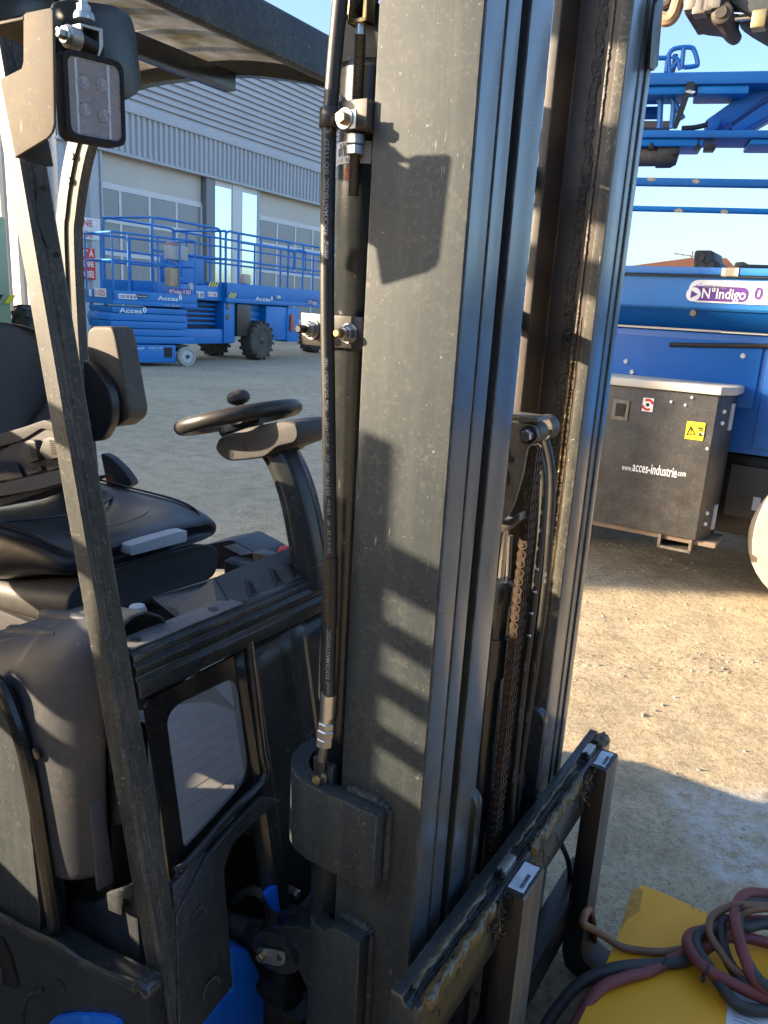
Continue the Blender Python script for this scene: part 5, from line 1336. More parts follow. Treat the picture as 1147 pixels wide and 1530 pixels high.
zq1 = q9(330, 140).z; zq2 = q9(330, 370).z; zq3 = q9(420, 230).z
r = .028
def post(y, x=None, z=zq1): M().tube([((X2-.04) if x is None else x, y, zt1-.1), ((X2-.04) if x is None else x, y, z)], r, 10).build('rail_post', BLUE, l2)
ys3 = [q9(x, 500).y for x in (322, 425, 605, 828, 950, 1150, 1400)]
for x in (X2-.04, X2-W2+.04):
    for y in ys3: post(y, x)
    M().tube(spline([(x, ys3[0], zq2), (x, ys3[0], zq1-.12), (x, ys3[0]+.10, zq1), (x, ys3[0]+.3, zq1)], 5)+[(x, yZ-.04, zq1)], r, 10).build('guard_rail', BLUE, l2)
    M().tube([(x, ys3[0], zq2), (x, yZ-.04, zq2)], r*.9, 10).build('guard_rail', BLUE, l2)
    M().tube([(x, ys3[1], zq3), (x, yZ-.04, zq3)], r*.8, 10).build('guard_rail', BLUE, l2)
for y in (ys3[0],):
    M().tube([(X2-.04, y, zq1), (X2-W2+.04, y, zq1)], r, 10).build('guard_rail', BLUE, l2)
    M().tube([(X2-.04, y, zq2), (X2-W2+.04, y, zq2)], r, 10).build('guard_rail', BLUE, l2)
# gate loops
for (a, b) in ((828, 868), (880, 965)):
    y0, y1 = q9(a, 400).y, q9(b, 400).y; zt_ = q9(a, 292).z; zb2 = q9(a, 455).z
    M().tube(spline([(X2-.01, y0, zb2), (X2-.01, y0, zt_-.1), (X2-.01, y0+.06, zt_), (X2-.01, y1-.06, zt_), (X2-.01, y1, zt_-.1), (X2-.01, y1, zb2)], 4), r*.8, 8).build('gate_loop', BLUE, l2)
# end extension platform with its own taller loops
ye0 = yA-2.3
M().box((X2-W2+.1, ye0, zt0+.02), (X2-.12, yA, zt0+.36)).build('deck_extension', BLUE, l2, bev=.02)
for x in (X2-.15, X2-W2+.13):
    M().tube(spline([(x, ye0+.05, zt0+.3), (x, ye0+.05, zq1-.15), (x, ye0+.15, zq1+.02), (x, ye0+.35, zq1+.04)], 5)+[(x, yA-.2, zq1+.04)]+spline([(x, yA-.2, zq1+.04), (x, yA-.08, zq1), (x, yA-.05, zq1-.2), (x, yA-.05, zt0+.3)], 5)[1:], r, 10).build('guard_rail', BLUE, l2)
    M().tube([(x, ye0+.05, zq2), (x, yA-.05, zq2)], r*.9, 10).build('guard_rail', BLUE, l2)
M().tube([(X2-.15, ye0+.05, zq1+.03), (X2-W2+.13, ye0+.05, zq1+.03)], r, 10).build('guard_rail', BLUE, l2)
M().box((X2-.9, yA-1.3, zt1-.1), (X2-.2, yA-.55, zq2)).build('control_cabinet', BLUE, l2, bev=.05)
m = M()
for k in range(4):
    y = q9(205, 560).y-.02+k*.09
    m.prism([(X2-.117, y, q9(220, 592).z), (X2-.117, y+.05, q9(220, 592).z), (X2-.117, y+.12, q9(220, 552).z), (X2-.117, y+.07, q9(220, 552).z)], (.003, 0, 0))
m.build('hazard_mark', YELL, l2)
m = M()
for k in range(3):
    y = q9(335, 660).y+k*.09
    m.prism([(X2+.001, y, q9(350, 685).z), (X2+.001, y+.05, q9(350, 685).z), (X2+.001, y+.12, q9(350, 642).z), (X2+.001, y+.07, q9(350, 642).z)], (.003, 0, 0))
m.build('hazard_mark', YELL, l2)
acces_logo(q9, X2+.001, 552, 672, 700, 704, l2)
M().tube([(X2+.02, q9(715, 680).y, q9(715, 680).z), (X2+.02, q9(745, 680).y, q9(745, 680).z)], .05, 10).build('deck_lamp', GREYW, l2)
ltext(q9, X2+.001, 'N°Indigo', 985, 700, 1055, 735, WHITE, l2, box=PURPLE)
ltext(q9, X2-.115, '01186', 200, 640, 268, 668, RED, l2, box=WHITE)
ltext(q9, X2-.115, '88 88', 95, 636, 160, 676, PURPLE, l2, box=WHITE)
M().box((X2-.35, q9(490, 520).y, zt1), (X2-.1, q9(548, 520).y, q9(500, 490).z)).build('seat_cushion', mat('cream_cover', (.55, .45, .36), .6), l2, bev=.06)
# chassis
zc0, zc1 = q9(600, 1040).z, zt0
M().box((X2-W2+.2, q9(-60, 900).y, zc0-.05), (X2-.12, q9(410, 900).y, q9(200, 940).z)).build('chassis_beam', BLUE, l2, bev=.03)
M().box((X2-W2+.2, yA-1.2, q9(200, 940).z), (X2-.35, q9(320, 800).y, zt0)).build('engine_bay', mat('engine_dark', (.012, .02, .05), .6), l2, bev=.02)
m = M()
for k in range(5):
    m.cyl((X2-.34, yA-1.1, q9(200, 740+k*40).z), (X2-.34, q9(310, 800).y, q9(200, 740+k*40).z), .03, 8)
m.build('engine_pipes', BLUE, l2)
M().box((X2-.5, q9(320, 800).y, zc0-.03), (X2-.08, q9(410, 800).y, zt0)).build('service_panel', BLUE, l2, bev=.02)
for y in (755, 842): p = q9(348, y); M().rev((X2-.075, p.y, p.z), (1, 0, 0), [(0, .07), (.02, .06)], 16).build('panel_knob', RAWST, l2)
M().box((X2-.4, q9(410, 800).y+.02, q9(400, 1000).z), (X2-.03, q9(525, 800).y, zt0-.02)).build('outrigger', mat('black_steel', (0,0,0)), l2, bev=.03)
M().box((X2-W2+.3, q9(525, 800).y, q9(600, 940).z), (X2-.3, q9(900, 800).y, zt0)).build('scissor_pack', BLUE, l2, bev=.03)
for k in range(3):
    M().box((X2-.30, q9(525, 800).y, q9(600, 790+k*52).z), (X2-.26, q9(660, 800).y, q9(600, 750+k*52).z)).build('scissor_arm', BLUE, l2, bev=.01)
M().box((X2-.5, q9(655, 900).y, q9(700, 1030).z), (X2-.05, q9(835, 900).y, zt0-.03)).build('side_cover', BLUE, l2, bev=.04)
M().box((X2-.45, q9(820, 900).y, q9(700, 1045).z), (X2-.02, q9(915, 900).y, zt0-.04)).build('side_post', BLUE, l2, bev=.03)
M().box((X2-.02, q9(835, 880).y, q9(840, 955).z), (X2+.05, q9(860, 880).y, q9(840, 820).z)).build('extinguisher', mat('orange_red', (.5, .12, .08), .5), l2, bev=.02)
Rt = .50
for y in (q9(598, 1000).y, q9(1350, 1000).y):
    for x in (X2-.08, X2-W2+.25):
        wv = tyre_mesh(Rt, .40, 16, (x-.05, y, Rt), (1, 0, 0), 'wheel', l2)
        M()._rev(Vector((x+.08, y, Rt)), Vector((1, 0, 0)), [(-.2, Rt*.58), (.02, Rt*.60), (.03, Rt*.52), (-.03, Rt*.46), (-.03, Rt*.25), (.04, Rt*.2), (.05, .02)], 26, 0).build('wheel_rim', BLACK, wv)
# ================================================================== boom lift at the right
LBm = 4.5
bq = lambda x, y, L=LBm: T.L(x, y, L)
bl = thing('boom_lift', 'large blue boom lift with a battered black cover box and purple sticker', 'boom lift', (.6, 5.3, 0))
fx0 = bq(760, 500).x; fx1 = 4.2
def zb(y, x=1000, L=LBm): return bq(x, y, L).z
# upper hood
M().box((fx0, 4.42, zb(464, 1040)), (fx1, 5.9, zb(404, 1040))).build('turntable_hood', BOOMW, bl, bev=.03, seg=3)
M().box((fx0, 4.405, zb(412, 1040)), (fx1, 4.43, zb(401, 1040))).build('hood_rim', BOOMW, bl, bev=.006)
M().box((fx0, 4.40, zb(415, 1040)), (fx1, 4.418, zb(413, 1040))).build('hood_seam', VOID, bl)
M().prism([(fx0, 4.45, zb(464, 1040)), (fx0, 4.62, zb(492, 1040)), (fx0, 5.6, zb(492, 1040)), (fx0, 5.6, zb(464, 1040))], (fx1-fx0, 0, 0)).build('hood_skirt', BOOMB, bl, bev=.01)
LW = 4.60
zl0, zl1 = bq(1120, 680, LW).z, bq(1040, 496, LW).z
M().box((fx0, LW, zl0), (fx1, 5.9, zl1)).build('turntable_body', BOOMB, bl, bev=.02)
sx_ = bq(1126, 600, LW-.008).x
M().box((fx0+.1, LW-.012, zl0+.25), (sx_, LW, zl1-.04)).build('access_panel', BOOMB, bl, bev=.006)
M().box((sx_+.03, LW-.012, zl0+.04), (fx1-.3, LW, zl1-.04)).build('access_panel', BOOMB, bl, bev=.006)
for x, y in ((1110, 532), (935, 540), (944, 556), (1040, 573)):
    p = bq(x, y, LW-.012); M().rev(p, (0, -1, 0), [(0, .016), (.012, .012)], 10).build('panel_bolt', GREYW, bl)
p = bq(1036, 468, 4.44); M().rev(p, (0, -1, 0), [(0, .022), (.02, .016)], 12).build('panel_bolt', RAWST, bl)
M().tube([bq(1000, 515, LW-.02), bq(1060, 516, LW-.02), bq(1147, 517, LW-.02), bq(1240, 521, LW-.02)], .012, 8).build('hood_gasket', VOID, bl)
# cover box
zt_, zb_ = bq(1000, 582, 4.30).z, bq(980, 797, 4.30).z
bx0, bx1 = bq(892, 700, 4.30).x, bq(1056, 700, 4.30).x
fr = [(bx0-.25, 4.30), (bx1, 4.30), (bx1+.05, 4.40), (bx1+.05, 4.59), (bx0-.25, 4.59)]
BOXM = mat('scuffed_black_box', (.013, .013, .013), .40, var=.5, vs=5, dust=((.24, .23, .215), .36, 7), scratch=.6, stretch=(6, 6, .7))
cbx = M().prism([(a, b, zb_) for a, b in fr], (0, 0, zt_-zb_)).build('cover_box', BOXM, bl, bev=.012, seg=2)
lid = [(bx0-.27, 4.275), (bx1+.01, 4.275), (bx1+.075, 4.385), (bx1+.075, 4.6), (bx0-.27, 4.6)]
M().prism([(a, b, zt_-.005) for a, b in lid], (0, 0, .045)).build('box_lid', mat('dusty_white', (.55, .52, .46), .6, dust=((.35, .28, .2), .3, 12)), cbx, bev=.012)
p4 = lambda x, y: bq(x, y, 4.298)
b6 = lambda x, y: p4(880+x/3.06, 380+y/3.06)
def patch(x0, y0, x1, y1, name, mt, th=.003, par=None):
    a, b = b6(x0, y1), b6(x1, y0); return M().box((a.x, 4.2985-th, a.z), (b.x, 4.299, b.z)).build(name, mt, par or cbx)
patch(240, 660, 297, 716, 'sticker', WHITE)
c = b6(268, 688)
for k in range(2):
    a0 = math.pi*k+.2; pts = [(c.x+math.cos(a0+t*2.0)*rr, 4.2945, c.z+math.sin(a0+t*2.0)*rr) for rr, ts in ((.033, (0, .25, .5, .75, 1)), (.020, (1, .75, .5, .25, 0))) for t in ts]
    M().prism(pts, (0, .0004, 0)).build('prohibition_arc', RED, cbx)
M().rev((c.x, 4.295, c.z), (0, -1, 0), [(0, .010), (.0006, .010)], 14).build('prohibition_dot', INK, cbx)
patch(436, 772, 532, 842, 'warning_sticker', YELL)
a, b, d = b6(446, 825), b6(484, 825), b6(465, 786)
for P, Q in ((a, b), (b, d), (d, a)): M().tube([(P.x, 4.295, P.z), (Q.x, 4.295, Q.z)], .0028, 6).build('warning_triangle', INK, cbx)
text('lettering', '!', (b6(461, 820).x, 4.2945, b6(461, 820).z), (1, 0, 0), (0, 0, 1), .05, INK, cbx, bold=.02)
for x0, y0, w_, h_ in ((497, 792, 24, 6), (500, 803, 22, 3), (500, 818, 20, 12), (512, 812, 10, 4)): patch(x0, y0, x0+w_, y0+h_, 'warning_mark', INK, .0042)
def btext(st, x0, x1, yb_, sz, bold):
    a, b = b6(x0, yb_), b6(x1, yb_+ (x1-x0)*.10); text('lettering', st, (a.x, 4.2975, a.z), (1, 0, 0), (0, 0, 1), sz, WHITE, cbx, width=b.x-a.x, bold=bold)
btext('www.', 148, 194, 985, .050, .0); btext('acces-industrie', 196, 400, 990, .078, .010); btext('.com', 402, 440, 1011, .045, .0)
# latch and hinges
for (x0, y0, x1, y1) in ((100, 670, 186, 752),):
    patch(x0, y0, x1, y1, 'latch_plate', RAWST, .006); patch(118, 684, 170, 738, 'latch_recess', VOID, .0075); patch(136, 690, 166, 718, 'latch_handle', BLACK, .012)
for z in (zt_-.12, zb_+.12):
    M().box((bx1+.045, 4.41, z-.07), (bx1+.065, 4.45, z+.07)).build('box_hinge', GREYW, cbx, bev=.004)
    for dz in (-.03, .03): M().rev((bx1+.028, 4.355, z+dz), (.89, -.45, 0), [(0, .012), (.008, .008)], 10).build('rivet', WHITE, cbx)
for x, y in ((375, 675), (440, 690), (470, 655), (540, 890), (520, 820)): p = b6(x, y); M().rev((p.x, 4.299, p.z), (0, -1, 0), [(0, .009), (.006, .006)], 8).build('rivet', GREYW, cbx)
a, b = b6(305, 1340), b6(472, 1290)
m = M(); m.box((a.x, 4.31, a.z), (b.x, 4.55, a.z+.015)); m.box((a.x, 4.31, a.z), (a.x+.015, 4.55, zb_)); m.box((b.x-.015, 4.31, a.z), (b.x, 4.55, zb_)); m.build('fork_pocket', RAWST, cbx)
M().box((bx0-.25, 4.33, zb_-.03), (bx1+.1, 4.57, zb_-.001)).build('box_floor', mat('rusty_floor', (.20, .15, .11), .7), cbx, bev=.004)
# chassis and wheels
M().box((fx0+.2, 4.75, .30), (fx1-.4, 5.75, zl0-.02)).build('chassis', BLACK, bl, bev=.04)
M().box((bq(1095, 760, 4.73).x-.05, 4.72, .42), (fx1-.5, 4.76, zl0-.08)).build('chassis_plate', mat('grimy_grey', (.05, .05, .05), .5, dust=(DUST, .3, 5)), bl, bev=.01)
a, b = bq(1122, 762, 4.715), bq(1137, 744, 4.715); M().box((a.x, 4.712, a.z), (b.x, 4.717, b.z)).build('sticker', WHITE, bl)
Rw = .405; CREAM = mat('cream_tyre', (.42, .35, .25), .8, var=.2, vs=6, dust=((.30, .23, .15), .4, 7))
wx_ = bq(1238, 813, 4.46).x
for x in (wx_, wx_+2.0, ):
    for y, s in ((4.46, -1), (5.78, 1)):
        wv = tyre_mesh(Rw, .34, 0, (x, y+.17*-s, Rw), (0, 1, 0), 'wheel', bl, CREAM, .018)
        M()._rev(Vector((x, y+.03*-s, Rw)), Vector((0, s, 0)), [(-.1, Rw*.58), (.0, Rw*.62), (.012, Rw*.55), (-.02, Rw*.5), (-.02, Rw*.2), (.05, Rw*.16), (.055, .02)], 28, 0).build('wheel_rim', mat('rim_dusty', (.30, .28, .26), .5, dust=((.42, .33, .22), .4, 9)), wv)
for (x0, wd) in ((fx0+.05, 0),):
    for y, s in ((4.78, -1), (5.78, 1)):
        wv = tyre_mesh(Rw, .34, 0, (x0, y+.17*-s, Rw), (0, 1, 0), 'wheel', bl, CREAM, .018)
# stickers on the hood
st = lambda x, y: bq(x, y, 4.4155)
def hs_(x, y): return st(747+x/2.7325, y/2.7325)
a, b = hs_(762, 1232), hs_(1500, 1180)
SL = 4.414
def pill(x0, y0, x1, y1, mt, L, name='sticker'):
    a, b = hs_(x0, y1), hs_(x1, y0-(x1-x0)*.01); h = (b.z-a.z); r_ = h/2*.96
    pts = rounded([(a.x, L, a.z), (b.x, L, a.z), (b.x, L, b.z), (a.x, L, b.z)], r_, 6)
    return M().prism(pts, (0, .003, 0)).build(name, mt, bl)
pill(762, 1172, 1560, 1232, WHITE, SL-.0005); pill(788, 1156, 935, 1184, WHITE, SL)
pill(768, 1177, 1018, 1226, PURPLE, SL-.003)
c = hs_(789, 1202); M().rev((c.x, SL-.003, c.z), (0, -1, 0), [(0, .036), (.002, .036)], 22).build('arrow_disc', WHITE, bl)
M().prism([(c.x-.012, SL-.0065, c.z-.02), (c.x+.024, SL-.0065, c.z), (c.x-.012, SL-.0065, c.z+.02)], (0, .001, 0)).build('arrow_mark', PURPLE, bl)
def htext(s_, x0, x1, yb_, sz, mt, bold, dy=.0):
    a, b = hs_(x0, yb_), hs_(x1, yb_); text('lettering', s_, (a.x, SL-.0055, a.z), (1, 0, 0), (0, 0, 1), sz, mt, bl, width=b.x-a.x, bold=bold)
htext('N°Indigo', 822, 1002, 1217, .072, WHITE, .012); htext('n° national', 800, 922, 1176, .036, mat('grey_print', (.25, .25, .28), .5), 0)
htext('0 825 88 88 88', 1034, 1480, 1222, .085, PURPLE, .01)
c = bq(787, 437, 4.414)
M().rev((c.x, SL, c.z), (0, -1, 0), [(0, .10), (.002, .10)], 26).build('logo_disc', WHITE, bl)
text('lettering', 'Gi', (c.x-.07, SL-.004, c.z-.05), (1, 0, 0), (0, 0, 1), .14, mat('grey_print', (0,0,0)), bl, width=.13, bold=.02)
# stowed booms above: long beams with their own bearing
B3 = Fr(R_(104.5-90)); 
D3 = 5.2                                            # distance of the beams along the bearing
cq = lambda x, y, d=D3: B3.L(x, y, d)
def beam_px(y0, y1, x0, x1, d, wd, name, mt, bev=.012):
    a, b = cq(x0, y1, d), cq(x0, y0, d); e, f = cq(x1, y1, d), cq(x1, y0, d)
    o = M().box((a.x, d, (a.z+cq(960, y1, d).z)/2 if False else cq(1040, y1, d).z), (e.x, d+wd, cq(1040, y0, d).z)).build(name, mt, bm2, bev=bev); return o
bm2 = thing('boom_lift', 'raised blue lattice of boom arms and a small basket against the sky', 'boom lift', (1.6, D3+.5, 0), B3)
beam_px(107, 126, 700, 1500, 5.0, .28, 'boom_arm', BOOMW)
beam_px(128, 141, 860, 1028, 5.02, .22, 'boom_arm', BLUE); beam_px(128, 141, 1040, 1118, 5.02, .22, 'boom_arm', BLUE)
beam_px(194, 206, 700, 1500, 5.0, .28, 'boom_arm', BOOMW)
beam_px(207, 219, 700, 1050, 5.02, .24, 'boom_arm', BLUE); beam_px(207, 216, 1120, 1500, 5.02, .24, 'boom_arm', BLUE)
beam_px(266, 278, 760, 1500, 4.8, .06, 'platform_rail', BOOMW); beam_px(309, 317, 760, 1500, 4.8, .05, 'platform_rail', BLUE)
for x0, y0, x1, y1 in ((1060, 190, 1160, 120), (1092, 192, 1190, 135)):
    a, b = cq(x0, y0, 5.12), cq(x1, y1, 5.12); d_ = (b-a).normalized(); n_ = Vector((-d_.z, 0, d_.x))*.045
    M().prism([a+n_, b+n_, b-n_, a-n_], (0, .12, 0)).build('link_arm', BOOMB, bm2, bev=.01)
    M().prism([a-n_*1.0, b-n_*1.0, b-n_*1.6, a-n_*1.6], (0, .10, 0)).build('link_arm_edge', mat('dark_blue_paint', (.003, .05, .25), .4), bm2)  # darker blue strip along the arm's lower edge
a, b = cq(1070, 186, 5.16), cq(1170, 150, 5.16); M().tube([a, b], .022, 8).build('lift_ram', BLACK, bm2)
a = cq(1066, 186, 5.1); M().prism(rounded([cq(x, y, 5.08) for x, y in ((1058, 176), (1068, 172), (1078, 180), (1070, 196), (1056, 196))], .02), (0, .2, 0)).build('link_pivot', BOOMB, bm2, bev=.01)
M().tube(spline([cq(x, y, 5.1) for x, y in ((1018, 192), (1035, 191), (1050, 188), (1062, 184))], 4), .014, 6).build('hydraulic_hose', BLACK, bm2)
# basket at the far end (between the two arms) and the rail loop above
for pts in ([(985, 155), (985, 148), (992, 143), (1000, 146), (1006, 156), (1003, 192)], [(985, 192), (987, 145)], [(972, 147), (992, 143)], [(1008, 155), (1020, 178)]):
    M().tube(spline([cq(x, y, 5.1) for x, y in pts], 5), .016, 8).build('basket_rail', BOOMW, bm2)
M().box((cq(880, 190, 5.2).x, 5.3, cq(980, 172, 5.2).z), (cq(984, 190, 5.2).x, 5.32, cq(980, 152, 5.2).z)).build('basket_panel', BOOMB, bm2, bev=.01)
M().box((cq(880, 190, 5.2).x, 5.3, cq(980, 185, 5.2).z), (cq(1003, 190, 5.2).x, 5.5, cq(980, 174, 5.2).z)).build('basket_tray', mat('tan_tray', (.28, .22, .18), .6), bm2, bev=.01)
for pts in ([(1000, 110), (999, 85), (1003, 76), (1012, 72), (1030, 71), (1037, 76), (1042, 95), (1038, 99), (1022, 101)], [(1018, 103), (1021, 72)], [(995, 108), (998, 82)], [(960, 87), (998, 87)], [(1004, 84), (1012, 90), (1016, 104)], [(1002, 104), (1012, 92)]):
    M().tube(spline([cq(x, y, 5.15) for x, y in pts], 5), .013, 8).build('basket_rail', BOOMW, bm2)
M().box((cq(1003, 100, 5.2).x, 5.15, cq(1000, 106, 5.2).z), (cq(1010, 100, 5.2).x, 5.25, cq(1000, 84, 5.2).z)).build('basket_control', BLACK, bm2, bev=.01)
M().prism(rounded([cq(x, y, 5.0) for x, y in ((1026, 122), (1038, 122), (1036, 134), (1030, 142), (1024, 160), (1018, 176), (1012, 190), (1006, 190), (1012, 165), (1022, 142))], .01), (0, .05, 0)).build('hose_bundle', BLACK, bm2)
M().prism(rounded([cq(x, y, 5.0) for x, y in ((1022, 136), (1030, 134), (1040, 137), (1034, 140), (1026, 139))], .01), (0, .02, 0)).build('cable_tie', WHITE, bm2)
# dark drum hanging under the lower arm
m = M(); a, b = cq(930, 234, 5.1), cq(1003, 233, 5.1); m._rev(a, (b-a).normalized(), [(0, .05), (.0, .056), ((b-a).length*.7, .056), ((b-a).length*.7, .066), ((b-a).length, .066), ((b-a).length+.03, .05), ((b-a).length+.04, .01)], 22, 0); m.build('motor_drum', mat('dusty_black', (.03, .028, .026), .45, dust=(DUST, .4, 9)), bm2)
for x0, x1, y0, y1 in ((1003, 1016, 222, 232), (1038, 1048, 206, 222), (1052, 1070, 214, 224), (968, 978, 212, 224)):
    a, b = cq(x0, y1, 5.03), cq(x1, y0, 5.03); M().box((a.x, 5.02, a.z), (b.x, 5.12, b.z)).build('arm_clamp', BLACK, bm2, bev=.006)
# rust spots on the rails
for x, y, d in ((1040, 271, 4.8), (972, 268, 4.8), (1082, 316, 4.8), (1013, 315, 4.8)):
    p = cq(x, y, d-.001); M().add([Vector(p)+Vector((math.cos(k*.7)*.028*random.uniform(.5, 1), 0, math.sin(k*.7)*.014*random.uniform(.6, 1))) for k in range(9)], [tuple(range(9))]).build('chipped_patch', mat('primer_patch', (.45, .36, .22), .7), bm2, recalc=False)
# posts that carry the arms, out to the right
for x in (1330, 1500):
    a = cq(x, 100, 5.0); M().box((a.x-.09, 5.28, .5), (a.x+.09, 5.5, cq(1040, 100, 5.0).z+.1)).build('boom_riser', BOOMB, bm2, bev=.02)
p = cq(1480, 500, 5.0); M().box((p.x-1.0, 6.1, .25), (p.x+1.2, 7.6, 1.1)).build('boom_base', BOOMB, bm2, bev=.05)
M().box((p.x-.6, 5.3, .9), (p.x+.6, 6.6, 1.05)).build('boom_bracket', BOOMB, bm2, bev=.03)
for dx in (-.7, .9):
    for y in (6.05, 7.6): tyre_mesh(.42, .3, 0, (p.x+dx, y, .42), (0, 1, 0), 'wheel', bm2, CREAM, .018)
# black cover and hose arm on top of the hood
q = rounded([bq(x, y, 4.9) for x, y in ((1036, 403), (1037, 374), (1065, 374), (1066, 388), (1073, 392), (1076, 403))], .02)
M().prism(q, (0, .3, 0)).build('engine_cover', mat('cover_dark', (.012, .022, .028), .6), bl, bev=.01)
for x, y in ((1046, 383), (1046, 397), (1060, 397)):
    p = bq(x, y, 4.899); M()._rev(p, Vector((0, -1, 0)), [(0, .030), (.006, .026), (.006, .018), (.001, .016)], 18, 0).build('cover_boss', BLACK, bl)
q = [bq(x, y, 4.9) for x, y in ((1094, 403), (1098, 392), (1110, 391), (1118, 395), (1190, 397), (1190, 404), (1112, 400), (1102, 404))]
M().prism(q, (0, .12, 0)).build('hose_guide', BLACK, bl, bev=.006)
for k in range(5):
    a = bq(1078+k*4, 405, 4.405); M().box((a.x, 4.40, a.z-.03), (a.x+.03, 4.412, a.z+.015)).build('flaked_patch', mat('flaked_white', (.6, .56, .45), .7), bl)
# dark jib underside overhead at the upper right, carried by the second machine
JL = 3.4
jq = lambda x, y, L=JL: T.L(x, y, L)
jib = thing('boom_jib', 'dark greasy jib underside hanging into the top right corner', 'boom jib', (1.0, JL, 2.3))
JM = mat('greasy_brown_steel', (.035, .03, .028), .5, var=.3, vs=15, dust=((.20, .14, .09), .25, 12), spec=.3)
M().prism([jq(x, y) for x, y in ((1075, -120), (1300, -120), (1300, 60), (1147, 38), (1105, 14), (1085, 0))], (0, .35, 0)).build('jib_body', PAINT, jib, bev=.02)
M().prism(rounded([jq(x, y, 3.38) for x, y in ((1020, -60), (1090, -60), (1088, 14), (1094, 22), (1088, 34), (1078, 38), (1068, 32), (1062, 24), (1040, 22), (1030, 20), (1022, 22), (1020, 6))], .012), (0, .25, 0)).build('jib_bracket', JM, jib, bev=.01)
p = jq(1079, 22, 3.375); M()._rev(p, Vector((0, -1, 0)), [(0, .04), (.02, .036), (.025, .022), (.03, .02)], 20, 0).build('pivot_pin', JM, jib)
M().tube([jq(1092, 24, 3.45), jq(1136, 20, 3.45)], .021, 14).build('ram_rod', CHROME, jib)
M().tube([jq(1136, 20, 3.45), jq(1220, 12, 3.45)], .04, 14).build('ram_barrel', JM, jib)
M().tube(spline([jq(x, y, 3.42) for x, y in ((1024, -40), (1012, 5), (1005, 24), (996, 30), (985, 27), (960, 20))], 5), .026, 10).build('bent_pipe', mat('rusty_pipe', (.30, .20, .12), .5, var=.2, vs=20), jib)
M().tube(spline([jq(x, y, 3.44) for x, y in ((1004, -30), (1000, 0), (996, 8), (984, 10), (960, 4))], 5), .02, 10).build('bent_pipe', JM, jib)
for x, y in ((1034, 4), (1046, 10), (1056, 6), (1134, 30), (1068, 2)):
    p = jq(x, y, 3.36); M().box((p.x-.025, p.y-.02, p.z-.03), (p.x+.025, p.y+.04, p.z+.03)).build('jib_fitting', random.choice((JM, RAWST, YZINC)), jib, bev=.008)
M().box((jq(1300, 0).x-.3, JL+.05, jq(1240, 30).z), (jq(1700, 0).x, JL+.3, jq(1240, -60).z)).build('jib_arm', PAINT, jib, bev=.03)
M().box((jq(1660, 0).x, JL+.05, 0.02), (jq(1660, 0).x+.3, JL+.3, jq(1240, 30).z)).build('jib_support', PAINT, jib, bev=.03)

# ================================================================== houses beyond the yard
hz = thing('house', 'low house with a terracotta roof far beyond the yard', 'house', (18, 75, 0), Fr(0))
TERRA = mat('terracotta', (.42, .17, .09), .8, var=.15, vs=1)
W0 = Fr(0)
a = W0.L(925, 397, 75); b = W0.L(1036, 388, 75); e = W0.L(1000, 389, 75)
M().prism([(a.x-6, 75, b.z-2.2), (b.x+6, 75, b.z-2.2), (b.x+3, 75, b.z+.3), (a.x+6.5, 75, b.z+.15)], (0, 12, 0)).build('roof', TERRA, hz)
M().box((a.x-4, 76, 0), (b.x+4, 86, b.z-2.1)).build('wall', mat('house_render', (.55, .48, .38), .8), hz)
an = W0.L(1072, 368, 74); m = M()
ant = M().box((an.x-.05, 80, b.z-1), (an.x+.05, 80.1, an.z)).build('aerial_mast', RAWST, hz)
for k in range(5): M().tube([(an.x-1.5+.7*k, 79.5, an.z-.05*k-.4), (an.x-1.5+.7*k, 80.6, an.z-.05*k-.4)], .04, 5).build('aerial_rod', RAWST, ant)
M().tube([(an.x-1.8, 80, an.z-.3), (an.x+1.6, 80, an.z-.6)], .04, 5).build('aerial_boom', RAWST, ant)

# ================================================================== yellow box on the forks with its cables
zy = .205
YEL = mat('yellow_lid', (.92, .40, .014), .5, var=.08, vs=4, dust=((.55, .30, .06), .14, 5), scratch=.25)
y1_, y0_ = T.Z(945, 1318, zy), T.Z(893, 1530, zy)
yt = T.Z(1065, 1352, zy)
fx = (y1_.x+y0_.x)/2; lf_ = y1_.y
ybx = thing('battery_box', 'yellow steel box lid resting on the forks under coiled cables', 'box', (fx+.45, lf_-.4, .045))
M().box((fx, lf_-.85, .05), (fx+.95, lf_, zy-.004)).build('box_body', YEL, ybx, bev=.004)
top = [(fx-.006, lf_+.004), (fx+.05, lf_+.006)]
k = fx+.105
while k < fx+.24: top += [(k, lf_+.005), (k, lf_-.004), (k+.007, lf_-.004), (k+.007, lf_+.005)]; k += .0165
top += [(fx+.96, lf_+.004), (fx+.96, lf_-.86), (fx-.004, lf_-.86), (fx-.008, lf_-.55), (fx-.004, lf_-.3), (fx-.010, lf_-.12)]
M().prism([(a, b, zy-.003) for a, b in top], (0, 0, .004)).build('box_lid', YEL, ybx, bev=.001)
def yq(x, y, dz=.0012): return T.Z(x, y, zy+dz)
st = [yq(x, y) for x, y in ((947, 1326), (960, 1330), (955, 1362), (938, 1372), (926, 1390), (936, 1352))]
M().add(st, [tuple(range(6))]).build('worn_patch', mat('worn_yellow', (.55, .24, .02), .6, var=.3, vs=60), ybx, recalc=False)
M().prism([yq(x, y) for x, y in ((1110, 1450), (1160, 1470), (1160, 1560), (1082, 1560), (1086, 1498))], (0, 0, .0008)).build('paper_label', LABEL, ybx)
for i in range(7):
    a, b = yq(1092+i*1, 1505+i*6, .0025), yq(1135+i*2, 1520+i*6.5, .0025)
    M().tube([a, b], .0008, 4).build('print_line', mat('label_print', (0,0,0)), ybx)
def cable(pts, r, mt, nm, lab, cat='cable', seg=12):
    P = spline([Vector(p) for p in pts], 7)
    o = free(nm, mt, M().tube(P, r, seg), T, lab, cat, 'cables lying on the yellow lid' if cat == 'cable' else None); return o
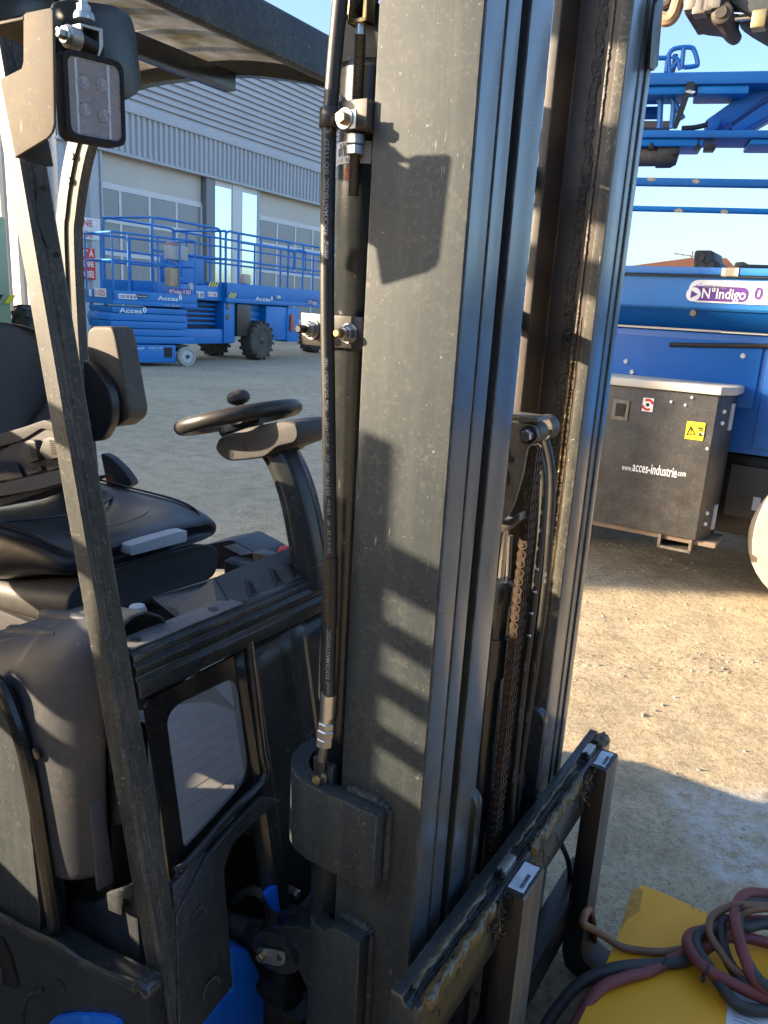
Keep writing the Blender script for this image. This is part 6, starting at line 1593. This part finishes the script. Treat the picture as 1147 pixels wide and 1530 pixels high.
CR_ = mat('red_cable', (.20, .035, .030), .55, var=.2, vs=20, dust=((.25, .18, .16), .3, 15))
CB_ = mat('black_cable', (.024, .023, .022), .55, var=.2, vs=20, dust=((.2, .18, .16), .3, 15))
CN_ = mat('brown_cable', (.20, .085, .035), .5, var=.2, vs=20, dust=((.25, .2, .15), .25, 15))
zq = lambda x, y, h: tuple(T.Z(x, y, zy+h))
rb, rr2, rn = .0115, .0115, .0078
cable([zq(800, 1560, -.10), zq(830, 1510, -.06), zq(868, 1468, -.01), zq(920, 1446, .016), zq(985, 1440, .014), zq(1020, 1436, .013), zq(1050, 1420, .014), zq(1072, 1400, .030), zq(1073, 1378, .05), zq(1060, 1388, .055), zq(1042, 1395, .05), zq(1040, 1415, .04), zq(1062, 1450, .03), zq(1100, 1500, .02), zq(1147, 1510, .016), zq(1200, 1505, .014), zq(1230, 1460, .016), zq(1200, 1400, .03), zq(1147, 1380, .05), zq(1110, 1385, .055), zq(1078, 1375, .06), zq(1085, 1430, .03), zq(1120, 1475, .03), zq(1165, 1495, .03), zq(1220, 1450, .04), zq(1200, 1370, .05), zq(1140, 1350, .065), zq(1108, 1355, .075), zq(1102, 1385, .07), zq(1112, 1430, .055), zq(1147, 1475, .05), zq(1220, 1490, .04)],
      rb, CB_, 'power_cable', 'thick black cable coiled with the red one on the yellow lid')
cable([zq(838, 1575, -.06), zq(866, 1520, -.02), zq(895, 1478, .010), zq(935, 1460, .013), zq(965, 1452, .0125), zq(1000, 1436, .0125), zq(1035, 1420, .018), zq(1062, 1412, .03), zq(1085, 1390, .045), zq(1110, 1378, .05), zq(1147, 1376, .05), zq(1200, 1380, .04), zq(1230, 1440, .02), zq(1200, 1495, .015), zq(1147, 1492, .03), zq(1080, 1462, .035), zq(1046, 1440, .04), zq(1028, 1415, .04), zq(1030, 1398, .045), zq(1048, 1392, .05), zq(1075, 1400, .03), zq(1110, 1400, .03), zq(1147, 1408, .02), zq(1210, 1420, .02), zq(1225, 1390, .04), zq(1180, 1345, .06), zq(1130, 1334, .07), zq(1108, 1340, .08), zq(1098, 1365, .08), zq(1103, 1400, .07), zq(1125, 1460, .05), zq(1160, 1490, .04)],
      rr2, CR_, 'power_cable', 'faded red cable coiled with the black one on the yellow lid')
fb_ = lambda x, y, F=-.318: tuple(T.F(x, y, F))
cable([fb_(893, 1545), fb_(890, 1480), fb_(887, 1400), fb_(884, 1372, -.315), fb_(880, 1360, -.31), fb_(874, 1366, -.30), fb_(871, 1380, -.295), zq(885, 1388, .06), zq(905, 1400, .03), zq(930, 1415, .012), zq(975, 1422, .010), zq(1010, 1420, .010), zq(1030, 1414, .012), zq(1055, 1405, .03), zq(1070, 1395, .04), zq(1100, 1370, .07), zq(1130, 1358, .085), zq(1180, 1360, .07), zq(1225, 1400, .05), zq(1215, 1460, .03), zq(1150, 1470, .03), zq(1100, 1450, .04), zq(1075, 1420, .05), zq(1060, 1395, .06), zq(1063, 1370, .07), zq(1085, 1356, .08), zq(1110, 1352, .09), zq(1160, 1355, .08)],
      rn, CN_, 'power_cable', 'thin brown cable looping from the far fork to the coil')
for (x, y, h) in ((990, 1438, .013), (1053, 1452, .035), (1104, 1360, .08)):
    c = Vector(zq(x, y, h)); 
    m = M(); m.tube([c+Vector((math.cos(t)*.004, math.sin(t)*.016, math.cos(t*1)*.0)) + Vector((0, 0, math.cos(t)*.0155)) for t in [2*math.pi*k/18 for k in range(18)]], .0019, 6, closed=True)
    m.box(c+Vector((-.004, -.022, -.006)), c+Vector((.004, -.014, .002)))
    free('cable_tie_strap', INK, m, T, group='cable ties on the cable coil', cat='cable tie', label={990: 'black cable tie round the two cables left of the coil', 1053: 'black cable tie round the red cable at the coil front', 1104: 'black cable tie at the top of the coil'}[x])
cable([tuple(T.F(x, y, -.39)) for x, y in ((838, 1260), (848, 1285), (851, 1310), (848, 1345), (836, 1380), (812, 1400))], .006, HOSE, 'hose_loop', 'thin black hose bowed out behind the far fork', 'hose')

# ================================================================== unseen helpers added to shade the yard and mast
def building(nm, lab, x0, x1, y0, y1, h):  # unseen blocks added to throw shade over the yard
    b = thing(nm, lab, 'shade building', ((x0+x1)/2, (y0+y1)/2, 0), Fr(0))
    M().box((x0, y0, 0), (x1, y1, h)).build('wall', CLADL, b)
    M().box((x0-.3, y0-.2, h), (x1+.3, y1+.2, h+.25)).build('roof', CLAD, b, bev=.02)
    return b
building('shade_building', 'pale building added out of view at left to shade the yard', -20, -16, 3.5, 15.55, 9.0)
building('shade_building', 'second pale building added out of view to shade the far yard', -38, -20, 16.0, 30, 9.0)
WOOD = mat('shade_rack_wood', (.34, .24, .14), .75, var=.25, vs=3, stretch=(1, 12, 12))
def add_shade_rack(x0, x1, y0, y1, tops, post):  # unseen rack added, its bars set to shape light on the mast
    cs = thing('shade_rack', 'tall slatted wooden rack added out of view to pattern the light on the mast', 'shade rack', ((x0+x1)/2, (y0+y1)/2, 0), Fr(0))
    for y in post:
        for x in (x0, x1-.1): M().box((x, y[0], 0), (x+.1, y[1], y[2])).build('shade_post', WOOD, cs, bev=.004)
    for (a, b, z0, z1) in tops:
        for x in (x1+.002,): M().box((x, a, z0), (x+.02, b, z1)).build('shade_slat', WOOD, cs, bev=.002)
    return cs
slats = [(.2, .94, .0, 1.18)]+[(.2, .94, z, z+.034) for z in (1.235, 1.315, 1.395)]+[(.2, .94, 1.475, 1.54)]
slats += [(.972, 1.10, 0, .72), (.972, 1.10, 1.0, 1.04), (.972, 1.10, 1.08, 1.22), (.972, 1.10, 1.335, 1.38), (.972, 1.10, 1.51, 1.56)]
slats += [(1.13, 1.46, 0, .74), (1.13, 1.46, .95, 1.38), (1.13, 1.46, 1.975, 2.035), (1.13, 1.46, 2.095, 2.135), (1.13, 1.46, 2.17, 2.25), (1.13, 1.46, 2.37, 2.5), (1.50, 1.97, 0, .74), (1.50, 1.97, .95, 1.56)]
add_shade_rack(-1.95, -1.45, .2, 1.97, slats, ((.94, .972, 1.68), (.2, .3, 1.6), (1.10, 1.13, 2.52), (1.46, 1.50, 2.52), (1.93, 1.97, 1.66)))
ct2 = thing('container', 'dark blue container added behind the viewer to keep the mast shade dark', 'container', (0, -3.7, 0), Fr(0))  # unseen block added to cut fill light on the mast
M().box((-7, -5, .12), (6, -2.5, 2.7)).build('container_body', mat('shade_container_blue', (.03, .05, .09), .5), ct2, bev=.04)
for k in range(40): M().box((-6.9+k*.325, -2.5, .3), (-6.75+k*.325, -2.46, 2.55)).build('wall_rib', mat('shade_container_blue', (0, 0, 0)), ct2)

# tread marks pressed into the sand at the right
def tracks():
    m = M()
    for row, (y0, x0, x1) in enumerate(((3.16, .35, 3.4), (3.04, .7, 3.4))):
        n = int((x1-x0)/.045)
        for k in range(n):
            for s in (-1, 1):
                if random.random() < .45: continue
                x = x0+k*.045+random.uniform(-.008, .008); y = y0+.03*x+s*.035+random.uniform(-.006, .006)
                a = s*.7+random.uniform(-.2, .2); L_, w_ = random.uniform(.016, .032), random.uniform(.004, .008)
                dx, dy = math.cos(a)*L_, math.sin(a)*L_; ex, ey = -math.sin(a)*w_, math.cos(a)*w_; h = gh(x, y)
                m.add([(x-dx-ex*1.6, y-dy-ey*1.6, h-.001), (x+dx-ex*1.6, y+dy-ey*1.6, h-.001), (x+dx*.8, y+dy*.8, h+.0025), (x-dx*.8, y-dy*.8, h+.003), (x-dx+ex*1.6, y-dy+ey*1.6, h-.001), (x+dx+ex*1.6, y+dy+ey*1.6, h-.001)], [(0, 1, 2, 3), (3, 2, 5, 4), (0, 3, 4), (1, 5, 2)])
    o = m.build('tyre_tracks', GM, sharp=180); o['kind'] = 'stuff'; o['label'] = 'chevron tread marks pressed into the sandy ground'
tracks()
